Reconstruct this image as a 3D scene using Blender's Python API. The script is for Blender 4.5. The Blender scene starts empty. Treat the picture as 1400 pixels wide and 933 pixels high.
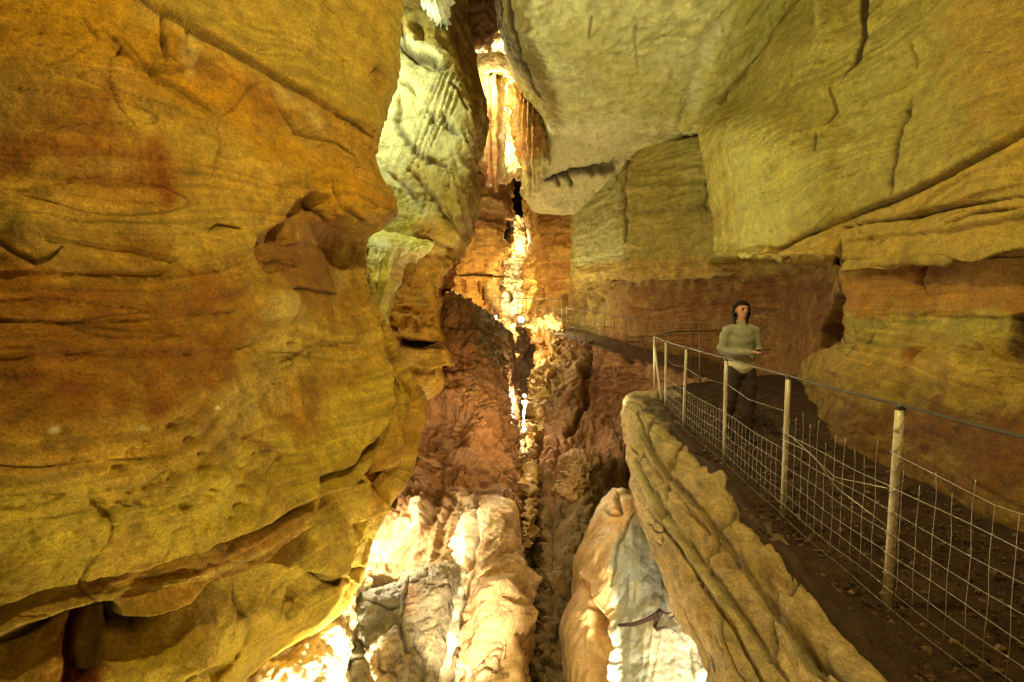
import bpy, bmesh, math, random
import numpy as np
from mathutils import Vector, Matrix

S = bpy.context.scene
COL = S.collection
random.seed(7)

# ------------------------------------------------------------------ camera
F = 622.0                                  # focal length in photo pixels (1400 wide)
PITCH = math.radians(3.8)
EYE = 1.6
CP, SP = math.cos(PITCH), math.sin(PITCH)
cam_d = bpy.data.cameras.new('camera')
cam_d.sensor_width = 36.0
cam_d.lens = F / 1400 * 36
cam_d.clip_start = 0.05
cam_d.clip_end = 500
cam = bpy.data.objects.new('camera', cam_d)
COL.objects.link(cam)
cam.location = (0, 0, EYE)
cam.rotation_euler = (math.pi / 2 - PITCH, 0, 0)
S.camera = cam


def at(x, y, d):
    """photo pixel + distance along the view axis -> a point of the cave"""
    vx, vy = (x - 700) / F * d, -(y - 466.5) / F * d
    return (vx, d * CP + vy * SP, EYE - d * SP + vy * CP)


def px_of(P):
    """points (n,3) -> photo pixels"""
    X, Y, Z = P[:, 0], P[:, 1], P[:, 2] - EYE
    dz = np.maximum(Y * CP - Z * SP, 0.05)
    up = Y * SP + Z * CP
    return np.stack([700 + X / dz * F, 466.5 - up / dz * F], 1)


def gd(y):
    """distance of the path surface (z = 0) seen at row y"""
    return EYE * F / (y - 425.0)


def gp(x, y):
    return (x, y, gd(y))


# ------------------------------------------------------------------ noise
_r = np.random.RandomState(11)
_perm = _r.permutation(256).astype(np.int32)
_perm = np.concatenate([_perm, _perm])
_g = _r.normal(size=(256, 3)).astype(np.float32)
_g /= np.linalg.norm(_g, axis=1)[:, None]


def gnoise(P, seed=0):
    P = P.astype(np.float32) + np.float32(seed * 17.31)
    i = np.floor(P).astype(np.int32)
    f = P - i
    u = f * f * f * (f * (f * 6 - 15) + 10)
    i &= 255
    j = (i + 1) & 255
    out = np.zeros(len(P), np.float32)
    for dx in (0, 1):
        ax = _perm[(j if dx else i)[:, 0]]
        wx = u[:, 0] if dx else 1 - u[:, 0]
        for dy in (0, 1):
            ay = _perm[ax + (j if dy else i)[:, 1]]
            wy = wx * (u[:, 1] if dy else 1 - u[:, 1])
            for dz in (0, 1):
                g = _g[_perm[ay + (j if dz else i)[:, 2]]]
                w = wy * (u[:, 2] if dz else 1 - u[:, 2])
                out += w * (g[:, 0] * (f[:, 0] - dx) + g[:, 1] * (f[:, 1] - dy) + g[:, 2] * (f[:, 2] - dz))
    return out * 1.6


def fbm(P, o=4, seed=0, gain=0.5):
    a, s, out = 1.0, 1.0, 0
    for k in range(o):
        out = out + a * gnoise(P * s, seed + k)
        a *= gain
        s *= 2.03
    return out


def ridged(P, o=3, seed=0):
    a, s, out = 1.0, 1.0, 0
    for k in range(o):
        out = out + a * (1 - np.abs(gnoise(P * s, seed + k)) * 2)
        a *= 0.5
        s *= 2.1
    return out


def sstep(a, b, x):
    t = np.clip((x - a) / (b - a), 0, 1)
    return t * t * (3 - 2 * t)


# ------------------------------------------------------------------ outlines in the authoring view
def poly_dist(Q, pts, closed=False):
    """distance to polyline, signed side (>0 above it for a left-to-right line) and position 0..1 along it"""
    pts = np.array(pts, float)
    if closed:
        pts = np.vstack([pts, pts[:1]])
    best = np.full(len(Q), 1e9)
    side = np.zeros(len(Q))
    tt = np.zeros(len(Q))
    L = np.concatenate([[0], np.cumsum(np.linalg.norm(np.diff(pts, axis=0), axis=1))])
    for k in range(len(pts) - 1):
        a, b = pts[k], pts[k + 1]
        e = b - a
        l2 = max(e @ e, 1e-9)
        t = np.clip(((Q - a) @ e) / l2, 0, 1)
        dx = Q - (a + t[:, None] * e)
        d = np.hypot(dx[:, 0], dx[:, 1])
        m = d < best
        best[m] = d[m]
        s = e[0] * (Q[m, 1] - a[1]) - e[1] * (Q[m, 0] - a[0])
        side[m] = -np.sign(s)
        tt[m] = (L[k] + t[m] * (L[k + 1] - L[k])) / L[-1]
    return best, side, tt


def poly_sd(Q, pts):
    """signed distance to a closed outline, > 0 inside"""
    d, _, _ = poly_dist(Q, pts, True)
    pts = np.array(pts, float)
    ins = np.zeros(len(Q), bool)
    j = len(pts) - 1
    for i in range(len(pts)):
        xi, yi = pts[i]
        xj, yj = pts[j]
        c = ((yi > Q[:, 1]) != (yj > Q[:, 1])) & (Q[:, 0] < (xj - xi) * (Q[:, 1] - yi) / (yj - yi + 1e-12) + xi)
        ins ^= c
        j = i
    return np.where(ins, d, -d)


def apply_feats(Q, P, feats):
    D = np.zeros(len(Q))
    K = np.zeros(len(Q))                      # weight of the shade painted into cracks and sharp dents
    wob = np.stack([gnoise(P * 3.1, 40) + .5 * gnoise(P * 9, 42), gnoise(P * 3.1, 41) + .5 * gnoise(P * 9, 43)], 1)
    for ft in feats:
        k = ft[0]
        if k == 'crack':                       # pts, half width px, depth
            _, pts, w, dep = ft
            d, _, t = poly_dist(Q + wob * w * .6, pts)
            prof = np.clip(2.2 - np.abs(t - .5) * 4, .3, 1)
            e = np.exp(-(d / (w * prof)) ** 2)
            D -= dep * e
            if w < 6:
                K = np.maximum(K, np.exp(-(d / (w * .75 * prof + .4)) ** 2) * min(1, .8 + dep * 2 if dep < .035 and w >= 2 else .35 + dep * 3))
        elif k == 'ledge':                     # pts (left to right), step, reach above px, reach below px
            _, pts, h, up, un = ft[:5]
            d, s, t = poly_dist(Q + wob * 2.5, pts)
            fade = sstep(0, .06, t) * sstep(0, .06, 1 - t)
            D += np.where(s > 0, .6 * h * np.exp(-d / up) * sstep(-3, 2, d), -h * np.exp(-d / un) * sstep(0, 4, d)) * fade
        elif k == 'dent':                      # outline, depth (+ is inward), edge softness px
            _, pts, dep, soft = ft
            s = poly_sd(Q + wob * min(3, soft * .6), pts)
            e = sstep(-soft * .3, soft, s)
            D -= dep * e
            if soft <= 2.5:
                K = np.maximum(K, e)
        elif k == 'scoop':                     # hollow with a sharp upper rim that runs out downwards
            _, pts, dep, soft, y0, y1 = ft
            sd = poly_sd(Q + wob * 3, pts)
            D -= dep * sstep(-soft * .3, soft, sd) * (1 - sstep(y0, y1, Q[:, 1])) * (1 - sstep(430, 486, Q[:, 0]))
        elif k == 'bump':                      # cx, cy, rx, ry, rot deg, height
            _, cx, cy, rx, ry, rot, h = ft
            a = math.radians(rot)
            q = Q - (cx, cy) + wob * min(rx, ry) * .2
            u = (q[:, 0] * math.cos(a) + q[:, 1] * math.sin(a)) / rx
            v = (-q[:, 0] * math.sin(a) + q[:, 1] * math.cos(a)) / ry
            D += h * np.exp(-(u * u + v * v) ** 1.5)
        elif k == 'pits':                      # outline, count, min r, max r, depth
            _, pts, n, r0, r1, dep = ft
            b = np.array(pts, float)
            rr = np.random.RandomState(int(b.sum()) % 9999)
            lo, hi = b.min(0), b.max(0)
            c = 0
            while c < n:
                p = lo + rr.rand(2) * (hi - lo)
                if poly_sd(p[None], pts)[0] < 0:
                    continue
                c += 1
                r = r0 + (r1 - r0) * rr.rand() ** 2
                m = (np.abs(Q[:, 0] - p[0]) < 3 * r) & (np.abs(Q[:, 1] - p[1]) < 3 * r)
                if m.any():
                    q = (Q[m] - p) / (r * 1.25, r)
                    D[m] -= dep * r / r1 * np.exp(-((q ** 2).sum(1)) ** 2)
        elif k == 'flute':                     # outline, direction dx, dy px, period px, depth, softness
            _, pts, dx, dy, per, dep, soft = ft
            s = sstep(0, soft, poly_sd(Q, pts))
            l = math.hypot(dx, dy)
            u = (Q[:, 0] * -dy + Q[:, 1] * dx) / l / per
            v = (Q[:, 0] * dx + Q[:, 1] * dy) / l / per
            u = u + .9 * gnoise(np.stack([u * .5, v * .12, u * 0], 1), 77)
            D -= s * dep * (np.abs(np.sin(u * math.pi)) ** .7 - .5)
    return D, K


def apply_paint(Q, P, C, paints):
    n1 = fbm(P * 2.3, 4, 50)
    n2 = fbm(P * 11., 3, 55)
    wob = np.stack([fbm(P * 2.7, 3, 60), fbm(P * 2.7, 3, 65)], 1)
    for pt in paints:
        k = pt[0]
        if k == 'ell':                         # cx, cy, rx, ry, rot, colour, strength
            _, cx, cy, rx, ry, rot, c, st = pt
            a = math.radians(rot)
            q = Q - (cx, cy) + wob * min(rx, ry) * .45
            u = (q[:, 0] * math.cos(a) + q[:, 1] * math.sin(a)) / rx
            v = (-q[:, 0] * math.sin(a) + q[:, 1] * math.cos(a)) / ry
            w = np.exp(-(u * u + v * v) ** 2)
        elif k == 'line':                      # pts, half width, colour, strength
            _, pts, wd, c, st = pt
            d, _, t = poly_dist(Q + wob * wd * .5, pts)
            w = np.exp(-(d / wd) ** 2)
        else:                                  # poly: pts, softness, colour, strength
            _, pts, soft, c, st = pt
            s = poly_sd(Q + wob * soft * 1.2, pts)
            w = sstep(-soft, soft, s)
        w = np.clip(w * st * (1 + .35 * n1 + .3 * n2), 0, 1)[:, None]
        C[:] = C * (1 - w) + np.array(c) * w


# ------------------------------------------------------------------ rock sheets
def cr(p, q):
    """Catmull-Rom resample: p (k, ...) at parameters q in 0..k-1"""
    k = len(p)
    e = np.concatenate([2 * p[:1] - p[1:2], p, 2 * p[-1:] - p[-2:-1]])
    i = np.clip(np.floor(q).astype(int), 0, k - 2)
    t = (q - i).reshape((-1,) + (1,) * (p.ndim - 1))
    a, b, c, d = e[i], e[i + 1], e[i + 2], e[i + 3]
    return .5 * ((2 * b) + (c - a) * t + (2 * a - 5 * b + 4 * c - d) * t * t + (3 * b - a - 3 * c + d) * t ** 3)


def resample(row, n):
    p = np.array(row, float)
    L = np.concatenate([[0], np.cumsum(np.linalg.norm(np.diff(p, axis=0), axis=1) ** .8)])
    q = np.interp(np.linspace(0, L[-1], n), L, np.arange(len(p)))
    return cr(p, q)


def net_grid(rows, n, m):
    R = np.stack([resample([at(*p) for p in r], n) for r in rows])          # rows, n, 3
    st = np.linalg.norm(np.diff(R, axis=0), axis=2).mean(1) ** .7
    L = np.concatenate([[0], np.cumsum(st)])
    q = np.interp(np.linspace(0, L[-1], m), L, np.arange(len(rows)))
    return cr(R, q)                                                          # m, n, 3


def grid_normals(G, toward):
    du = np.gradient(G, axis=1)
    dv = np.gradient(G, axis=0)
    N = np.cross(du, dv)
    N /= np.linalg.norm(N, axis=2)[..., None] + 1e-9
    V = np.array(toward) - G
    V /= np.linalg.norm(V, axis=2)[..., None]
    if (N * V).sum(2).mean() < 0:
        N = -N
    return N


def mesh_from(name, V, Fc, C=None, mat=None, base=None, parent=None, smooth=True):
    V = np.asarray(V, np.float32)
    b = np.zeros(3, np.float32) if base is None else np.array(base, np.float32)
    me = bpy.data.meshes.new(name)
    Fc = np.asarray(Fc, np.int32)
    k = Fc.shape[1]
    me.vertices.add(len(V))
    me.vertices.foreach_set('co', (V - b).ravel())
    me.loops.add(Fc.size)
    me.loops.foreach_set('vertex_index', Fc.ravel())
    me.polygons.add(len(Fc))
    me.polygons.foreach_set('loop_start', np.arange(0, Fc.size, k, dtype=np.int32))
    me.polygons.foreach_set('use_smooth', np.full(len(Fc), smooth, bool))
    me.update(calc_edges=True)
    if C is not None:
        ca = me.color_attributes.new('Col', 'FLOAT_COLOR', 'POINT')
        ca.data.foreach_set('color', np.concatenate([C, np.ones((len(C), 1))], 1).astype(np.float32).ravel())
    if mat:
        me.materials.append(mat)
    o = bpy.data.objects.new(name, me)
    o.location = b
    COL.objects.link(o)
    if parent:
        o.parent = parent
    return o


def quads(m, n, flip=False):
    i = np.arange(m - 1)[:, None] * n + np.arange(n - 1)[None]
    q = np.stack([i, i + 1, i + n + 1, i + n], -1).reshape(-1, 4)
    return q[:, ::-1] if flip else q


def info(o, label=None, cat=None, group=None, kind=None):
    if label:
        o['label'] = label
    if cat:
        o['category'] = cat
    if group:
        o['group'] = group
    if kind:
        o['kind'] = kind
    return o


def rock(name, rows, n, m, pal, mat, big=.10, bigs=.9, strata=.04, sfreq=3.2, dip=(0, 0), rough=.02, cracks=.02, fine=.006,
         feats=(), paints=(), seed=0, toward=(0, 0, 1.6), base=None, fold=None, billow=.03, saw=.03, sat=1.0, crack_shade=.93, lam=.004, endfade=0, zs=1.0, wrp=.35):
    """one rock body from a control net: interpolated, displaced by bedding, bulges, joints and traced ledges"""
    G = net_grid(rows, n, m)
    N = grid_normals(G, toward)
    P = G.reshape(-1, 3)
    Nn = N.reshape(-1, 3)
    Q = px_of(P)
    so = np.array([seed * 3.7, seed * 1.3, seed * 2.1])
    W = P * np.array([1, 1, zs]) + so
    warp = np.stack([gnoise(W * .7, seed + 1), gnoise(W * .7, seed + 2), gnoise(W * .7, seed + 3)], 1)
    Wp = W + wrp * warp
    D = big * fbm(Wp * bigs, 4, seed + 4)
    s = Wp[:, 2] + dip[0] * W[:, 0] + dip[1] * W[:, 1]
    st = gnoise(np.stack([W[:, 0] * .35, W[:, 1] * .35, s * sfreq], 1), seed + 8) + \
        .6 * gnoise(np.stack([W[:, 0] * .6, W[:, 1] * .6, s * sfreq * 2.7], 1), seed + 9) + \
        .3 * gnoise(np.stack([W[:, 0] * .9, W[:, 1] * .9, s * sfreq * 6.5], 1), seed + 10)
    smod = .55 + .6 * gnoise(W * .45, seed + 11)
    D += strata * np.sign(st) * np.abs(st) ** .75 * np.clip(smod, .1, 1.3)
    D += rough * fbm(Wp * 4.5, 3, seed + 12)
    seam = 0
    if cracks:
        sm = np.stack([Wp[:, 0] * .9, Wp[:, 1] * .9, s * 5.5], 1)
        seam = sstep(.93, 1, 1 - np.abs(gnoise(sm, seed + 51)) * 2) * sstep(.0, .35, gnoise(W * np.array([1.1, 1.1, 2.5]), seed + 52))
        D -= cracks * .7 * seam
        jw = gnoise(W * .55, seed + 16)
        rg = 1 - np.abs(np.sin(math.pi * (W @ np.array([.45, .30, .12]) + .55 * jw + .10 * gnoise(W * 2.6, seed + 19))))
        rg2 = 1 - np.abs(np.sin(math.pi * (W @ np.array([-.55, .5, .75]) + .5 * jw + .10 * gnoise(W * 3.1, seed + 17))))
        rg = rg * .3 + .7 * sstep(.90, 1, rg)
        rg2 = rg2 * .3 + .7 * sstep(.90, 1, rg2)
        mk = sstep(.0, .5, gnoise(W * .9, seed + 18))
        D -= cracks * mk * (sstep(.93, 1, rg) + .5 * sstep(.9, 1, rg2))
        seam = np.clip(seam * .75 + mk * .6 * sstep(.93, 1, rg) + mk * .4 * sstep(.93, 1, rg2), 0, 1)
    if fine:
        D += fine * fbm(W * 16, 3, seed + 20)
    if lam:                                    # thin laminae of the beds
        la = gnoise(np.stack([W[:, 0] * .5, W[:, 1] * .5, s * 19], 1), seed + 61) + .6 * gnoise(np.stack([W[:, 0] * .8, W[:, 1] * .8, s * 47], 1), seed + 62)
        lmk = sstep(-.25, .3, gnoise(W * np.array([.5, .5, 1.4]), seed + 63))
        D += lam * la * lmk
    if billow:                                 # creased, chipped surface
        q = Wp * 1.9
        bl = np.abs(gnoise(q, seed + 31)) + .5 * np.abs(gnoise(q * 2.3, seed + 32)) + .28 * np.abs(gnoise(q * 5.1, seed + 33)) + .15 * np.abs(gnoise(q * 11., seed + 34))
        D += billow * (bl - .5) * (.6 + .8 * sstep(-.2, .3, gnoise(W * .6, seed + 35)))
    if saw:                                    # bedding: each bed swells downwards and is undercut by the next
        for kk, (fq, am) in enumerate(((sfreq * .55, 1), (sfreq * 1.35, .55), (sfreq * 3.1, .25))):
            ph = s * fq + .35 * gnoise(np.stack([W[:, 0] * .5, W[:, 1] * .5, s * .3], 1), seed + 36 + kk) + kk * .37
            fr_ = ph - np.floor(ph)
            prof = (1 - fr_) * sstep(0, .07, fr_)
            msk = sstep(-.15, .35, gnoise(np.stack([W[:, 0] * .45, W[:, 1] * .45, np.floor(ph) * 1.7], 1), seed + 40 + kk))
            D += saw * am * msk * (prof - .45)
    if fold:
        D += fold(Q, P)
    fD, K = apply_feats(Q, W, feats)
    if endfade:                                # traced ledges run out before the body turns away
        im = Q.reshape(m, n, 2)[:, :, 0].argmax(1)
        fD = fD * sstep(0, endfade, im[:, None] - np.arange(n)[None]).ravel()
    D += fD
    P2 = P + Nn * D[:, None]
    # mineral colours, following the bedding
    c = np.array(pal, float)
    t = .5 + .55 * fbm(np.stack([W[:, 0] * .5, W[:, 1] * .5, s * 1.6], 1), 4, seed + 24) + .35 * st * strata * 8
    t = np.clip(t, 0, .999) * (len(c) - 1)
    i = np.floor(t).astype(int)
    fr = (t - i)[:, None]
    C = c[i] * (1 - fr) + c[np.minimum(i + 1, len(c) - 1)] * fr
    C *= np.clip(1 + .26 * fbm(W * np.array([2.2, 2.2, 5.]), 4, seed + 28) + .16 * fbm(W * 15., 2, seed + 30), .3, 1.7)[:, None]
    C *= np.clip(1 + .20 * fbm(P * np.array([3.5, 3.5, .3]) + so, 3, seed + 71), .5, 1.5)[:, None]      # seepage streaks
    apply_paint(Q, W, C, paints)
    kk = np.clip(np.maximum(K, seam * .7), 0, 1)[:, None] * crack_shade
    C = C * (1 - kk) + np.array((.045, .02, .008)) * kk  # shade inside cracks painted into the colour; thin bedding seams get the same tone
    if lam:
        C *= np.clip(1 + .30 * la * lmk, .5, 1.4)[:, None]
    lum = C @ np.array((.3, .6, .1))
    C = np.clip(lum[:, None] + (C - lum[:, None]) * sat, .004, .9)
    # wind faces so that normals look into the cave
    a, b, d = G[m // 2, n // 2], G[m // 2, n // 2 + 1], G[m // 2 + 1, n // 2]
    flip = np.dot(np.cross(b - a, d - a), N[m // 2, n // 2]) < 0
    return mesh_from(name, P2, quads(m, n, flip), C, mat, base)


# ------------------------------------------------------------------ materials
def new_mat(name):
    m = bpy.data.materials.new(name)
    m.use_nodes = True
    nt = m.node_tree
    b = nt.nodes['Principled BSDF']
    return m, nt, b


def nd(nt, t, **kw):
    n = nt.nodes.new(t)
    for k, v in kw.items():
        if k.startswith('i_'):
            n.inputs[k[2:].replace('_', ' ')].default_value = v
        else:
            setattr(n, k, v)
    return n


def rock_mat(name, scale=1.0, bump=.5, dist=.03, rough=(.55, .9), spec=.35, grain=.35, coat=0, stretch=(1, 1, 1)):
    m, nt, b = new_mat(name)
    L = nt.links.new
    tc = nd(nt, 'ShaderNodeTexCoord')
    mp = nd(nt, 'ShaderNodeMapping')
    mp.inputs['Scale'].default_value = [scale * q for q in stretch]
    L(tc.outputs['Object'], mp.inputs['Vector'])
    at_ = nd(nt, 'ShaderNodeAttribute', attribute_name='Col')
    n1 = nd(nt, 'ShaderNodeTexNoise', i_Scale=7, i_Detail=8, i_Roughness=.65)
    n2 = nd(nt, 'ShaderNodeTexNoise', i_Scale=42, i_Detail=6, i_Roughness=.7)
    n3 = nd(nt, 'ShaderNodeTexVoronoi', i_Scale=26)
    n4 = nd(nt, 'ShaderNodeTexNoise', i_Scale=120, i_Detail=4, i_Roughness=.75)
    for q in (n1, n2, n3, n4):
        L(mp.outputs['Vector'], q.inputs['Vector'])
    # colour: blotches and grain of the stone
    r1 = nd(nt, 'ShaderNodeMapRange', i_From_Min=.3, i_From_Max=.7, i_To_Min=1 - grain, i_To_Max=1 + grain * .8)
    L(n1.outputs['Fac'], r1.inputs['Value'])
    r2 = nd(nt, 'ShaderNodeMapRange', i_From_Min=.3, i_From_Max=.7, i_To_Min=1 - grain * 1.0, i_To_Max=1 + grain * .9)
    L(n2.outputs['Fac'], r2.inputs['Value'])
    mu = nd(nt, 'ShaderNodeMath', operation='MULTIPLY')
    L(r1.outputs[0], mu.inputs[0])
    L(r2.outputs[0], mu.inputs[1])
    r4 = nd(nt, 'ShaderNodeMapRange', i_From_Min=.3, i_From_Max=.7, i_To_Min=1 - grain * 1.1, i_To_Max=1 + grain * 1.1)
    L(n4.outputs['Fac'], r4.inputs['Value'])
    mu2 = nd(nt, 'ShaderNodeMath', operation='MULTIPLY')
    L(mu.outputs[0], mu2.inputs[0])
    L(r4.outputs[0], mu2.inputs[1])
    # small dark solution pits, in patches
    n5 = nd(nt, 'ShaderNodeTexVoronoi', i_Scale=34)
    L(mp.outputs['Vector'], n5.inputs['Vector'])
    pr = nd(nt, 'ShaderNodeMapRange', i_From_Min=.10, i_From_Max=.24, i_To_Min=.42, i_To_Max=1)
    L(n5.outputs['Distance'], pr.inputs['Value'])
    n6 = nd(nt, 'ShaderNodeTexNoise', i_Scale=2.2, i_Detail=3)
    L(mp.outputs['Vector'], n6.inputs['Vector'])
    pm = nd(nt, 'ShaderNodeMapRange', i_From_Min=.5, i_From_Max=.62, i_To_Min=0, i_To_Max=1)
    L(n6.outputs['Fac'], pm.inputs['Value'])
    px_ = nd(nt, 'ShaderNodeMix', data_type='FLOAT')
    L(pm.outputs[0], px_.inputs[0])
    px_.inputs[2].default_value = 1
    L(pr.outputs[0], px_.inputs[3])
    mu3 = nd(nt, 'ShaderNodeMath', operation='MULTIPLY')
    L(mu2.outputs[0], mu3.inputs[0])
    L(px_.outputs[0], mu3.inputs[1])
    mu = mu3
    vm = nd(nt, 'ShaderNodeVectorMath', operation='SCALE')
    L(at_.outputs['Color'], vm.inputs[0])
    L(mu.outputs[0], vm.inputs['Scale'])
    L(vm.outputs[0], b.inputs['Base Color'])
    rr = nd(nt, 'ShaderNodeMapRange', i_From_Min=.35, i_From_Max=.65, i_To_Min=rough[0], i_To_Max=rough[1])
    L(n1.outputs['Fac'], rr.inputs['Value'])
    L(rr.outputs[0], b.inputs['Roughness'])
    b.inputs['Specular IOR Level'].default_value = spec
    # relief
    a1 = nd(nt, 'ShaderNodeMath', operation='MULTIPLY_ADD')
    a1.inputs[1].default_value = .5
    L(n2.outputs['Fac'], a1.inputs[0])
    a0 = nd(nt, 'ShaderNodeMath', operation='MULTIPLY_ADD')
    a0.inputs[1].default_value = .28
    L(n4.outputs['Fac'], a0.inputs[0])
    a00 = nd(nt, 'ShaderNodeMath', operation='MULTIPLY')
    a00.inputs[1].default_value = .45
    L(n1.outputs['Fac'], a00.inputs[0])
    L(a00.outputs[0], a0.inputs[2])
    L(a0.outputs[0], a1.inputs[2])
    a2 = nd(nt, 'ShaderNodeMath', operation='MULTIPLY_ADD')
    a2.inputs[1].default_value = .18
    L(n3.outputs['Distance'], a2.inputs[0])
    L(a1.outputs[0], a2.inputs[2])
    bp = nd(nt, 'ShaderNodeBump', i_Strength=bump, i_Distance=dist)
    L(a2.outputs[0], bp.inputs['Height'])
    L(bp.outputs['Normal'], b.inputs['Normal'])
    if coat:
        b.inputs['Coat Weight'].default_value = coat
        b.inputs['Coat Roughness'].default_value = .25
    return m


def plain_mat(name, col, rough=.6, metal=0, bump=0, bscale=60, var=.15, spec=.5):
    m, nt, b = new_mat(name)
    L = nt.links.new
    tc = nd(nt, 'ShaderNodeTexCoord')
    n = nd(nt, 'ShaderNodeTexNoise', i_Scale=bscale, i_Detail=5)
    L(tc.outputs['Object'], n.inputs['Vector'])
    mx = nd(nt, 'ShaderNodeMix', data_type='RGBA')
    mx.inputs[6].default_value = [q * (1 - var) for q in col] + [1]
    mx.inputs[7].default_value = [min(1, q * (1 + var)) for q in col] + [1]
    L(n.outputs['Fac'], mx.inputs[0])
    L(mx.outputs[2], b.inputs['Base Color'])
    b.inputs['Roughness'].default_value = rough
    b.inputs['Metallic'].default_value = metal
    b.inputs['Specular IOR Level'].default_value = spec
    if bump:
        bp = nd(nt, 'ShaderNodeBump', i_Strength=bump, i_Distance=.01)
        L(n.outputs['Fac'], bp.inputs['Height'])
        L(bp.outputs['Normal'], b.inputs['Normal'])
    return m


M_NEAR = rock_mat('ochre_limestone', 1.0, 1.0, .05, (.5, .85), .35, .34)
M_FAR = rock_mat('banded_limestone', .6, .8, .08, (.6, .9), .3, .32)
M_WET = rock_mat('wet_flowstone', .9, .5, .04, (.25, .6), .5, .25, stretch=(1, 1, .35))
M_SCREE = rock_mat('wet_broken_rock', .8, .9, .08, (.3, .7), .5, .4)
M_CEIL = rock_mat('pale_ceiling_stone', 1.2, .8, .05, (.7, .95), .25, .16)
M_GRAVEL = rock_mat('dark_path_gravel', 2.6, 1.0, .05, (.6, .95), .35, .6)
# ================================================================== the cave, rock by rock
OCH, OCH2, ORG, RED, PAL, OLV = (.50, .33, .085), (.40, .25, .06), (.50, .27, .055), (.26, .095, .03), (.62, .48, .2), (.42, .36, .1)
DRK = (.12, .06, .025)

# ---- A: big overhanging wall, left
def rowA(y, xs, ds, d0, d1, d2=None, dl=None):
    d2 = d2 or (d1 + ds) / 2
    return [(-330, y, dl or d0 * .92), (0, y, d0), (150, y, d0 * .6 + d1 * .4), (290, y, d1), (420 if xs > 470 else xs - 70, y, d2),
            (xs - 26, y, ds - .25), (xs - 4, y, ds), (xs, y, ds + .5), (xs - 40, y, ds + 2.2)]

A_rows = [
    rowA(-330, 560, 5.4, 3.5, 4.2, dl=3.1), rowA(-120, 556, 5.5, 3.3, 4.1), rowA(0, 546, 5.6, 3.1, 4.0), rowA(60, 547, 5.6, 3.0, 3.9),
    rowA(110, 540, 5.6, 2.95, 3.85), rowA(170, 522, 5.55, 2.95, 3.8), rowA(210, 511, 5.5, 2.9, 3.75), rowA(240, 517, 5.5, 2.85, 3.7),
    rowA(265, 533, 5.55, 2.8, 3.65), rowA(290, 541, 5.6, 2.8, 3.6), rowA(312, 520, 5.7, 2.75, 3.6), rowA(330, 496, 6.1, 2.75, 3.6, 4.6),
    rowA(375, 495, 6.0, 2.7, 3.6, 4.6), rowA(400, 500, 5.9, 2.65, 3.55, 4.6), rowA(440, 522, 5.8, 2.6, 3.5), rowA(480, 545, 5.9, 2.55, 3.45),
    rowA(520, 568, 6.0, 2.5, 3.35), rowA(545, 582, 6.0, 2.45, 3.3), rowA(565, 584, 6.0, 2.4, 3.25), rowA(600, 573, 5.9, 2.35, 3.2),
    rowA(640, 564, 5.8, 2.3, 3.15), rowA(660, 554, 5.7, 2.3, 3.1), rowA(690, 530, 5.5, 2.3, 3.1), rowA(730, 511, 5.3, 2.35, 3.1),
    rowA(775, 499, 5.0, 2.45, 3.2), rowA(805, 488, 4.8, 2.5, 3.2, 4.2), rowA(850, 450, 4.5, 2.5, 3.15), rowA(900, 372, 4.0, 2.45, 3.0),
    rowA(940, 325, 3.7, 2.4, 2.95), rowA(1010, 300, 3.5, 2.3, 2.9), rowA(1150, 290, 3.2, 2.1, 2.7)]
E1 = [(-60, 850), (0, 822), (65, 792), (135, 779), (205, 774), (260, 752), (350, 722), (410, 692), (420, 660), (450, 648), (500, 630)]
E2 = [(-60, 895), (0, 867), (75, 840), (120, 818), (150, 820), (160, 840), (200, 842), (250, 822), (280, 795), (345, 772), (390, 740),
      (418, 725), (430, 684), (470, 668), (500, 655)]
DIAG = [(170, -20), (205, 6), (250, 30), (310, 65), (380, 105), (435, 135), (480, 165), (512, 190)]
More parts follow.
